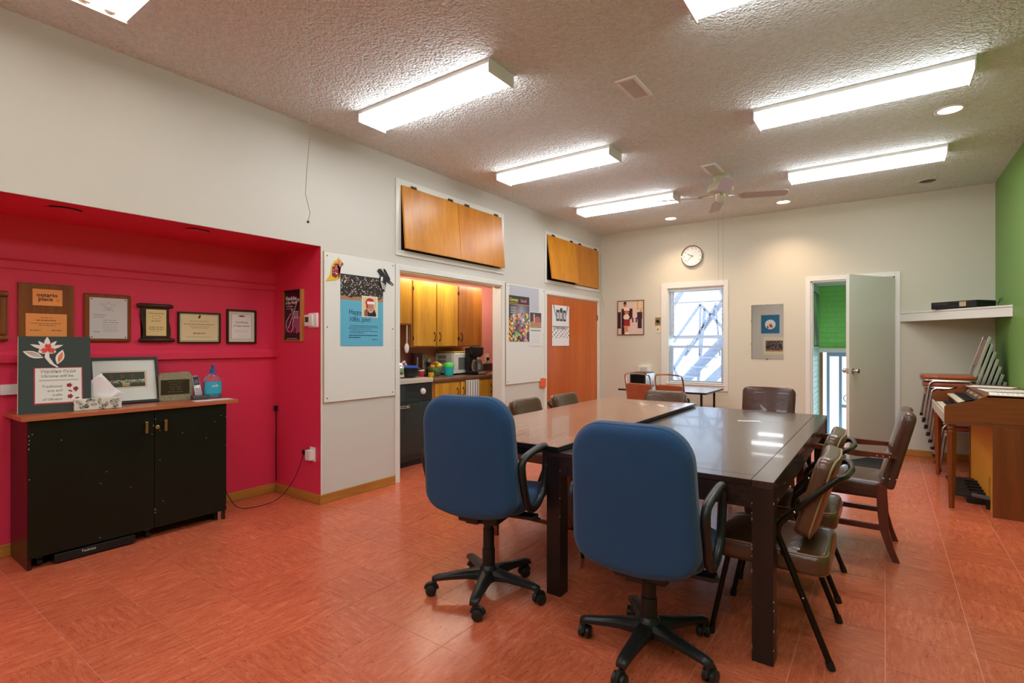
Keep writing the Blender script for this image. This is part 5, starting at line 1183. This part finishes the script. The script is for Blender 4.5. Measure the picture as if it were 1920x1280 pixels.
MB().box(-.175, -.055, OY0+.024, -.485, .798, .816).build('tab_block', mat('cream tab rail', (226,216,190), .4), t)
MB().prism([(-.060, .815), (-.045, .818), (.0, .880), (-.010, .884)], OY0+.03, OY1-.03, 'y').build('control_panel', mat('dark control panel', (44,40,38), .35), t)
cs = [(236,230,210), (236,230,210), (240,200,60), (214,80,50), (236,120,90), (240,200,60), (90,140,90), (236,230,210)]
for k in range(34):
    y = OY0+.06+k*.034; c = cs[k % 8]
    o = MB().box(-.012, .010, -.009, .009, -.002, .007, .002, M=Matrix.Rotation(math.radians(-52), 4, 'Y')).build('tab_switch', mat('tab %d %d %d' % c, c, .4), t); o.location = (-.032+.012*(k % 2), y, .846+.012*(k % 2))
for k, c in enumerate(((240,200,60), (214,80,50), (90,170,120), (240,160,60), (236,220,120))): MB().box(-.16+.02*k, -.143+.02*k, OY0+.03, OY0+.14, .816, .8175).build('colour_strip', mat('strip%d' % k, c, .4), t)
for y in (OY0+.035, OY1-.035):
    b = MB(); b.lathe([(0, .665), (.026, .665), (.026, .655), (.018, .648), (.024, .636), (.024, .628), (.017, .620), (.022, .612), (0, .612)], (OX0+.045, y, 0), 18)
    b.tube([(OX0+.045, y, .612), (OX0+.045, y, .02)], [.032, .017], 4); b.build('leg', M_ORGX, t); MB().cyl((OX0+.045, y, 0), (OX0+.045, y, .02), .014, n=12).build('foot_glide', M_CHROME, t)
M_MESH = mat('amber speaker cloth', (240,176,44), .6, var=(120, (196,130,26), (1,1,1)), bump=(160, .8, .006))
MB().box(-.010, .295, OY0, OY0+.02, .0, .665, .001).build('side_panel', M_ORGX, t); MB().box(-.010, .295, OY1-.02, OY1, .0, .665, .001).build('side_panel', M_ORGX, t)
b = MB(); b.box(.0, .02, OY0+.02, OY0+.19, .0, .665); b.box(.0, .02, OY0+.19, OY0+.27, .25, .665); b.box(.0, .02, OY0+.27, OY1-.02, .0, .665); b.build('speaker_cloth', M_MESH, t)
MB().box(.08, .10, OY0+.19, OY1-.02, .01, .25).build('recess_back', M_BLK, t); MB().box(.02, .295, OY0+.02, OY1-.02, .25, .27).build('lower_shelf', M_ORG, t)
MB().box(-.18, -.01, .0, .05, .60, .665).build('knee_lever', M_ORG, t)
MB().box(-.11, .075, OY0+.21, OY0+.27, .055, .075, .004, M=Matrix.Translation((0, 0, .02)) @ Matrix.Rotation(.12, 4, 'Y')).build('expression_pedal', mat('grey rubber', (92,94,92), .6), t); MB().box(-.02, .078, OY0+.225, OY0+.255, .0, .075).build('pedal_stand', M_BLK, t)
MB().box(-.12, -.001, -.30, .45, .0, .05, .004).build('pedal_base', M_BLK, t)
for k in range(13): MB().box(-.20, -.002, -.285+.056*k, -.260+.056*k, .045, .064, .003).build('bass_pedal', mat('brown black pedal', (40,34,30), .4), t)
for k in range(5): MB().box(-.09, -.002, -.257+.112*k, -.237+.112*k, .064, .088, .003).build('sharp_pedal', M_BLK, t)
def sheet(nm, label, x, y, rz, w_, h, z=.8975, ln=True):
    t = thing(nm, label, 'sheet music', (x, y, z), rz); MB().box(-w_/2, w_/2, -h/2, h/2, 0, .0012).build('page', M_PAPER, t)
    if ln:
        b = MB()
        for k in range(9):
            for j in range(4): b.box(-w_/2+.02, w_/2-.02, -h/2+.03+k*(h-.06)/9+j*.003, -h/2+.0306+k*(h-.06)/9+j*.003, .0012, .0015)
        b.build('staff_lines', M_GINK, t, kind='stuff')
sheet('sheet_music', 'white sheet music lying on the organ lid, nearest page', .80, 5.34, 84, .30, .30); sheet('sheet_music', 'white sheet music page behind the nearest one on the organ lid', .79, 5.74, 95, .30, .28)
sheet('sheet_music', 'loose white paper at the far end of the organ lid', .77, 6.20, 70, .22, .30, ln=False)
# ---------------------------------------------------------------- kitchen
M_KP = mat('dusty pink wall', (222,146,138), .5); KX = -4.62
struct(MB().box(KX-.1, KX, 2.6, 6.2, 0, 2.3).build('wall_kitchen_back', M_KP)); struct(MB().box(KX, WX-.1, 6.1, 6.2, 0, 2.3).build('wall_kitchen_right', M_KP)); struct(MB().box(KX, WX-.1, 2.6, 2.7, 0, 2.3).build('wall_kitchen_left', M_KP))
struct(MB().box(KX, WX-.1, 2.7, 6.1, 2.08, 2.14).build('ceiling_kitchen', mat('kitchen ceiling cream', (216,196,160), .6)))
M_KO = wood('yellow oak door', (226,168,52), (176,112,24), 'z', .3, coat=.15, scale=9); M_KO2 = wood('brown oak door', (190,118,40), (136,76,20), 'z', .3, coat=.15, scale=9); M_KF = wood('oak frame', (206,150,84), (170,108,50), 'z', .4)
M_PULL = mat('antique bronze pull', (60,44,28), .35, .7)
def pull(x, y, z, par, l=.085):
    b = MB(); b.tube([(x, y, z-l/2), (x+.018, y, z-l/2+.012), (x+.018, y, z+l/2-.012), (x, y, z+l/2)], .004, 6); b.box(x, x+.003, y-.008, y+.008, z-l/2-.012, z-l/2+.010); b.box(x, x+.003, y-.008, y+.008, z+l/2-.010, z+l/2+.012); b.build('handle', M_PULL, par)
t = thing('wall_cabinet', 'tall oak wall cabinet with three doors above the kitchen counter', 'cabinet', (KX, 4.70, 1.24))
MB().box(0.002, .305, -.62, .62, 0, .765).build('carcass', M_KF, t)
for k, (a, b_, m, hy_) in enumerate(((4.095, 4.460, M_KO, 4.43), (4.480, 4.845, M_KO, 4.52), (4.862, 5.318, M_KO2, 4.91))):
    d = MB().box(.307, .324, a-4.70, b_-4.70, .012, .752, .003).build('door', m, t); pull(.324, hy_-4.70, .12, d)
    yh = (a if k != 1 else b_)-4.70+(.0)
    for z in (.10, .66): MB().cyl((.326, yh, z-.02), (.326, yh, z+.02), .006, n=8).build('hinge', M_PULL, d)
t = thing('short_wall_cabinet', 'short oak wall cabinet at the left above the cooker', 'cabinet', (KX, 3.74, 1.49))
MB().box(0.002, .305, -.32, .335, 0, .515).build('carcass', M_KF, t); d = MB().box(.307, .324, .0, .325, .012, .502, .003).build('door', M_KO, t); d = MB().box(.307, .324, -.32, -.005, .012, .502, .003).build('door', M_KO, t)
t = thing('kitchen_light', 'slim tube light under the kitchen ceiling inside the opening', 'ceiling light', (-4.10, 4.35, 2.08))
MB().box(-.05, .05, -.45, .45, -.028, 0, .003).build('housing', M_CHROME, t); emat('kitchen tube', (255,246,225), 24); MB().cyl((0, -.42, -.042), (0, -.06, -.042), .013).build('tube', MATS['kitchen tube'], t); MB().cyl((0, .06, -.042), (0, .42, -.042), .013).build('tube', MATS['kitchen tube'], t); MB().box(-.02, .02, -.06, .06, -.055, -.028, .004).build('socket', M_CHROME, t)
dup(t, (-4.10, 5.50, 2.08), 0, 'unseen tube light added deeper in the kitchen to brighten the wall')  # unseen copy added to brighten the pink kitchen wall
# cooker
M_RG = mat('black green enamel', (26,42,40), .22, coat=.3)
t = thing('cooker', 'black enamel cooker with a pale metal top at the left of the kitchen', 'cooker', (-4.30, 3.72, 0))
MB().box(-.31, .290, -.37, .365, .06, .865, .003).build('body', M_RG, t); MB().box(-.30, .27, -.36, .355, 0, .06).build('plinth', M_BLK, t); MB().box(-.315, .318, -.375, .370, .865, .912, .004).build('cooktop', mat('pale steel', (214,206,192), .35, .2), t)
MB().box(.290, .312, -.365, .360, .12, .668, .004).build('oven_door', M_RG, t); MB().box(.290, .308, -.365, .360, .685, .855, .003).build('control_panel', M_RG, t)
b = MB(); 
for z in (.640, .622): b.box(.322, .330, -.33, .02, z-.004, z+.004, .002)
b.box(.312, .326, -.31, -.29, .618, .644); b.box(.312, .326, -.02, .0, .618, .644); b.build('door_handle', M_CHROME, t)
for y in (.22,): MB().lathe([(0, 0), (.034, 0), (.030, .016), (.014, .018), (.012, .030), (0, .030)], (.308, y, .775), 20, 'x').build('knob', M_WHITE, t, True)
for x, y in ((.10, -.18), (.10, .18), (-.16, -.18), (-.16, .18)):
    b = MB()
    for r in (.075, .055, .035): b.tube([(x+r*math.cos(a), y+r*math.sin(a), .917) for a in [2*PI*k/20 for k in range(20)]], .006, 6, True)
    b.build('burner_coil', M_BLK, t, True)
t = thing('base_cabinet', 'oak base cabinet with three doors below the brown counter', 'cabinet', (-4.30, 5.09, 0))
MB().box(-.295, .29, -.99, .99, .09, .855).build('carcass', M_KF, t); MB().box(-.295, .24, -.99, .99, 0, .09).build('toe_kick', M_BLK, t)
for a, b_, hy_ in ((-.965, -.555, -.60), (-.535, -.245, -.50), (-.225, .08, .03), (.10, .50, .14), (.52, .96, .56)):
    d = MB().box(.291, .309, a, b_, .12, .835, .003).build('door', M_KO, t); pull(.309, hy_, .72, d)
MB().cyl((.312, .09, .75), (.312, .09, .80), .007, n=8).build('hinge', M_PULL, t)
t = thing('counter', 'brown stone pattern kitchen counter with a dark splash strip', 'counter', (-4.30, 5.09, .857))
MB().box(-.32, .325, -.995, 1.0, 0, .040, .010, 3).build('worktop', mat('brown laminate worktop', (96,62,44), .3, var=(14, (128,88,62), (1,1,1))), t); MB().box(-.32, -.30, -.995, 1.0, .040, .14, .003).build('splash_strip', mat('dark splash', (66,50,40), .35), t)
CT = .898
b = MB(); b.box(0, .006, 0, .21, -.34, 0); b.box(-.34, 0, 0, .21, -.001, .003) if 0 else None
t = thing('tea_towel', 'white tea towel with grey stripes hanging over the cabinet door', 'towel', (-3.982, 4.74, .845))
MB().box(.010, .016, -.115, .115, -.40, 0, .002).build('cloth', M_WHITE, t)
for k in range(5): MB().box(.016, .0172, -.10+.045*k, -.086+.045*k, -.40, 0).build('stripe', mat('slate stripe', (110,120,134), .8), t)
MB().box(-.008, .016, -.115, .115, -.003, .004, .001).build('fold', M_WHITE, t)
t = thing('microwave_oven', 'white microwave oven on the counter below the wall cabinet', 'microwave', (-4.44, 4.99, CT))
MB().box(-.165, .155, -.225, .235, .012, .265, .006).build('body', M_WHITE, t); MB().box(.155, .172, -.220, .12, .018, .258, .004).build('door', M_WHITE, t); MB().box(.172, .174, -.17, .07, .06, .21, .001).build('door_window', mat('grey door glass', (120,120,116), .2), t); MB().box(.155, .168, .125, .23, .018, .258, .003).build('key_panel', mat('panel grey', (200,200,196), .4), t)
for j in range(2):
    for k in range(6): MB().box(-.12, .02, -.2262, -.2245, .14+.055*j+.007*k, .143+.055*j+.007*k).build('vent_slot', M_BLK, t)
for x in (-.13, .12):
    for y in (-.19, .2): MB().cyl((x, y, 0), (x, y, .014), .012).build('foot', M_BLK, t)
t = thing('tray', 'yellow and red tray lying on top of the microwave', 'tray', (-4.43, 4.98, CT+.266)); MB().box(-.14, .14, -.20, .16, .008, .020, .004).build('yellow_tray', mat('yellow plastic', (226,206,60), .4), t); MB().box(-.12, .12, -.19, .10, 0, .008, .003).build('red_base', mat('red plastic', (200,60,40), .4), t)
t = thing('coffee_maker', 'black drip coffee maker with a glass jug on the counter', 'coffee maker', (-4.14, 4.99, CT))
MB().box(-.09, .11, -.085, .085, 0, .045, .008).build('base', M_BLK, t); MB().box(-.10, -.03, -.08, .08, .045, .33, .008).build('water_tank', M_BLK, t); MB().lathe([(0, .215), (.055, .215), (.085, .25), (.090, .335), (.08, .345), (0, .348)], (.02, 0, 0), 24).build('filter_basket', M_BLK, t, True); MB().box(.108, .113, -.07, .07, .008, .038, .002).build('front_trim', M_CHROME, t)
MB().lathe([(0, .048), (.055, .048), (.070, .07), (.072, .12), (.058, .175), (.055, .185), (0, .187)], (.03, 0, 0), 24).build('glass_jug', mat('jug glass', (200,200,200), .05, trans=.9), t, True); MB().tube([(.07,-.06,.17), (.10,-.10,.16), (.10,-.10,.09), (.07,-.06,.075)], .008, 8).build('jug_handle', M_BLK, t, True)
t = thing('fruit_bowl', 'glass bowl holding fruit on the kitchen counter', 'bowl', (-4.32, 4.47, CT)); MB().lathe([(0, 0), (.045, 0), (.05, .008), (.088, .06), (.10, .115), (.096, .115), (.084, .062), (.046, .014), (0, .012)], n=28).build('bowl', mat('green tint glass', (200,230,200), .05, trans=.85), t, True)
for nm, lb, x, y, z, r, c in (('lemon', 'yellow lemon on top of the glass fruit bowl', .03, .035, .115, .036, (240,200,40)), ('orange', 'orange in the glass fruit bowl', -.03, -.02, .10, .038, (232,140,40)), ('green_apple', 'green apple low in the glass fruit bowl', .03, -.03, .062, .036, (110,170,60)), ('banana', 'bananas drooping over the glass fruit bowl', -.02, .02, .13, 0, (214,180,60))):
    if r: o = MB().lathe([(0, -r), (r*.35, -r*.93), (r*.75, -r*.62), (r*.97, -r*.2), (r, 0), (r*.95, r*.3), (r*.72, r*.68), (r*.3, r*.92), (r*.08, r*.86), (0, r*.84)], n=16).build(nm, mat(nm+' skin', c, .4, bump=(200, .2, .002)), None, True)
    else: o = MB().tube([(-.08, 0, -.01), (-.05, .01, .015), (0, .015, .025), (.05, .01, .012), (.078, 0, -.015)], [.006, .015, .018, .015, .005], 8).build(nm, mat(nm+' skin', c, .4), None, True)
    o.location = (-4.32+x, 4.47+y, CT+z); tag(o, lb, 'fruit')
t = thing('turquoise_jug', 'turquoise plastic jug with a green lid on the kitchen counter', 'jug', (-4.20, 4.57, CT)); MB().lathe([(0, 0), (.048, 0), (.054, .01), (.062, .105), (0, .105)], n=24).build('jug_body', mat('turquoise plastic', (50,200,205), .3), t, True); MB().lathe([(.063, .105), (.064, .135), (.05, .155), (0, .16)], n=24).build('lid', mat('lime plastic', (90,220,90), .3), t, True); MB().tube([(.05,.045,.10), (.07,.075,.09), (.068,.07,.04), (.045,.04,.03)], .007, 8).build('handle', mat('clear plastic two', (220,230,235), .1), t, True)
t = thing('cereal_box', 'tall dark red food carton standing against the pink kitchen wall', 'box', (-4.50, 4.34, CT)); MB().box(-.035, .035, -.065, .065, 0, .27, .002).build('carton', mat('dark maroon carton', (70,26,30), .4), t); text('Cocoa', .04, M_WHITE, t, .0362, -.01, .17, M=Matrix.Rotation(PI/2, 4, 'Z') @ Matrix.Rotation(PI/2, 4, 'X') @ Matrix.Rotation(PI/2, 4, 'Z')); MB().lathe([(0, .0355), (.035, .0355), (.035, .0362), (0, .0362)], (0, .015, .06), 18, 'x').build('round_print', mat('orange print', (230,130,60), .5), t)
t = thing('snack_bag', 'crinkled patterned bag standing beside the dark red carton', 'bag', (-4.51, 4.47, CT)); b = MB(); b.slab(rrect(.10, .25, .02, .02, 3), .06, .025, 3, lambda v: Vector((v.x+.004*math.sin(40*v.y), v.y, v.z*(1-abs(v.y)/.16))), Matrix.Translation((0, 0, .125)) @ Matrix.Rotation(PI/2, 4, 'Z') @ Matrix.Rotation(PI/2, 4, 'X')); b.build('bag_body', mat('bag print', (90,60,50), .3, var=(30, (210,190,160), (1,1,1))), t, True)
for k, (x, y, h) in enumerate(((-4.44, 4.50, .20), (-4.38, 4.555, .15))):
    t = thing('spice_jar', ('tall', 'short')[k]+' black jar with a silver lid between the carton and the fruit bowl', 'jar', (x, y-.02, CT)); MB().lathe([(0, 0), (.026, 0), (.027, h*.8), (0, h*.8)], n=16).build('jar_body', M_BLK, t, True); MB().lathe([(.027, h*.8), (.027, h), (0, h)], n=16).build('lid', M_CHROME, t, True)
t = thing('cooking_pot', 'black cooking pot with a blue lid on the cooker', 'pot', (-4.18, 3.935, .924)); MB().lathe([(0, 0), (.085, 0), (.092, .008), (.092, .095), (0, .095)], n=28).build('pot_body', M_BLK, t, True); MB().lathe([(.094, .095), (.094, .102), (.05, .118), (0, .120)], n=28).build('lid', mat('cobalt lid', (40,90,190), .3), t, True); MB().tube([(.03,.09,.07), (.04,.125,.075), (-.03,.125,.075), (-.03,.09,.07)], .007, 8).build('side_handle', M_BLK, t, True)
t = thing('kettle', 'silver and white kettle at the left end of the cooker', 'kettle', (-4.22, 3.80, .924)); MB().lathe([(0, 0), (.075, 0), (.08, .01), (.072, .11), (.05, .15), (.02, .16), (0, .162)], n=24).build('kettle_body', M_CHROME, t, True); MB().tube([(0,.05,.14), (0,.09,.165), (0,.115,.12), (0,.10,.05), (0,.075,.03)], .010, 8).build('handle', M_WHITE, t, True); MB().ball((0, 0, .172), .012).build('lid_knob', M_BLK, t, True)
t = thing('yellow_cup', 'small yellow cup at the front of the counter by the cooker', 'cup', (-4.10, 4.17, CT)); MB().lathe([(0, 0), (.025, 0), (.033, .06), (.030, .06), (.023, .006), (0, .006)], n=20).build('cup', mat('yellow enamel', (240,190,30), .3), t, True); MB().tube([(.03,0,.05), (.048,0,.042), (.045,0,.02), (.027,0,.015)], .004, 6).build('cup_handle', MATS['yellow enamel'], t, True)
t = thing('red_white_tub', 'red and white plastic tub between the pot and the yellow cup', 'tub', (-4.24, 4.15, CT)); MB().lathe([(0, 0), (.035, 0), (.042, .075), (0, .075)], n=20).build('tub', mat('red tub', (214,44,60), .35), t, True); MB().lathe([(.044, .075), (.044, .088), (0, .09)], n=20).build('lid', M_WHITE, t, True)
t = thing('salt_shaker', 'small white shaker beside the red and white tub', 'shaker', (-4.33, 4.22, CT)); MB().lathe([(0, 0), (.022, 0), (.020, .07), (.012, .085), (0, .09)], n=14).build('shaker_body', M_WHITE, t, True)
t = thing('kitchen_outlet', 'ivory outlet with a black plug on the pink wall right of the coffee maker', 'outlet', (KX, 5.82, .99)); MB().box(0, .006, -.05, .05, -.01, .145, .001).build('plate', MATS['ivory plastic'], t); MB().box(.006, .035, -.012, .022, .055, .095, .005).build('plug', M_BLK, t); MB().tube([(.03,0,.06), (.05,-.05,.03), (.04,-.10,-.02), (.04,-.08,-.06)], .003, 6).build('lead', M_BLK, t, True)
t = thing('serving_spoon', 'long white serving spoon hanging on the cabinet side', 'utensil', (-4.28, 3.98, 1.18)); b = MB(); b.tube([(.0, 0, .30), (0, 0, .10)], [.006, .008], 8); b.ball((0, 0, .05), .010, .034, .055); b.build('spoon', M_WHITE, t, True)
t = thing('whisk', 'wire whisk hanging beside the white spoon', 'utensil', (-4.36, 4.065, 1.28)); b = MB()
for k in range(4):
    a = PI*k/4; b.tube([(.0, 0, .13)]+[(.03*math.sin(PI*s)*math.cos(a), .03*math.sin(PI*s)*math.sin(a)-.0, .13-.11*s) for s in (.3, .5, .7, .9, 1)], .0012, 4)
b.build('wire_loop', M_CHROME, t, True); MB().cyl((0, 0, .13), (0, 0, .22), .007).build('handle', M_CHROME, t)
o = MB().box(-.06, .06, -.08, .08, 0, .004).build('folded_cloth', mat('pale pink cloth', (226,190,180), .8), None); o.location = (-4.10, 5.35, CT); tag(o, 'folded pale cloth on the counter right of the coffee maker', 'cloth')
M_KW = 0
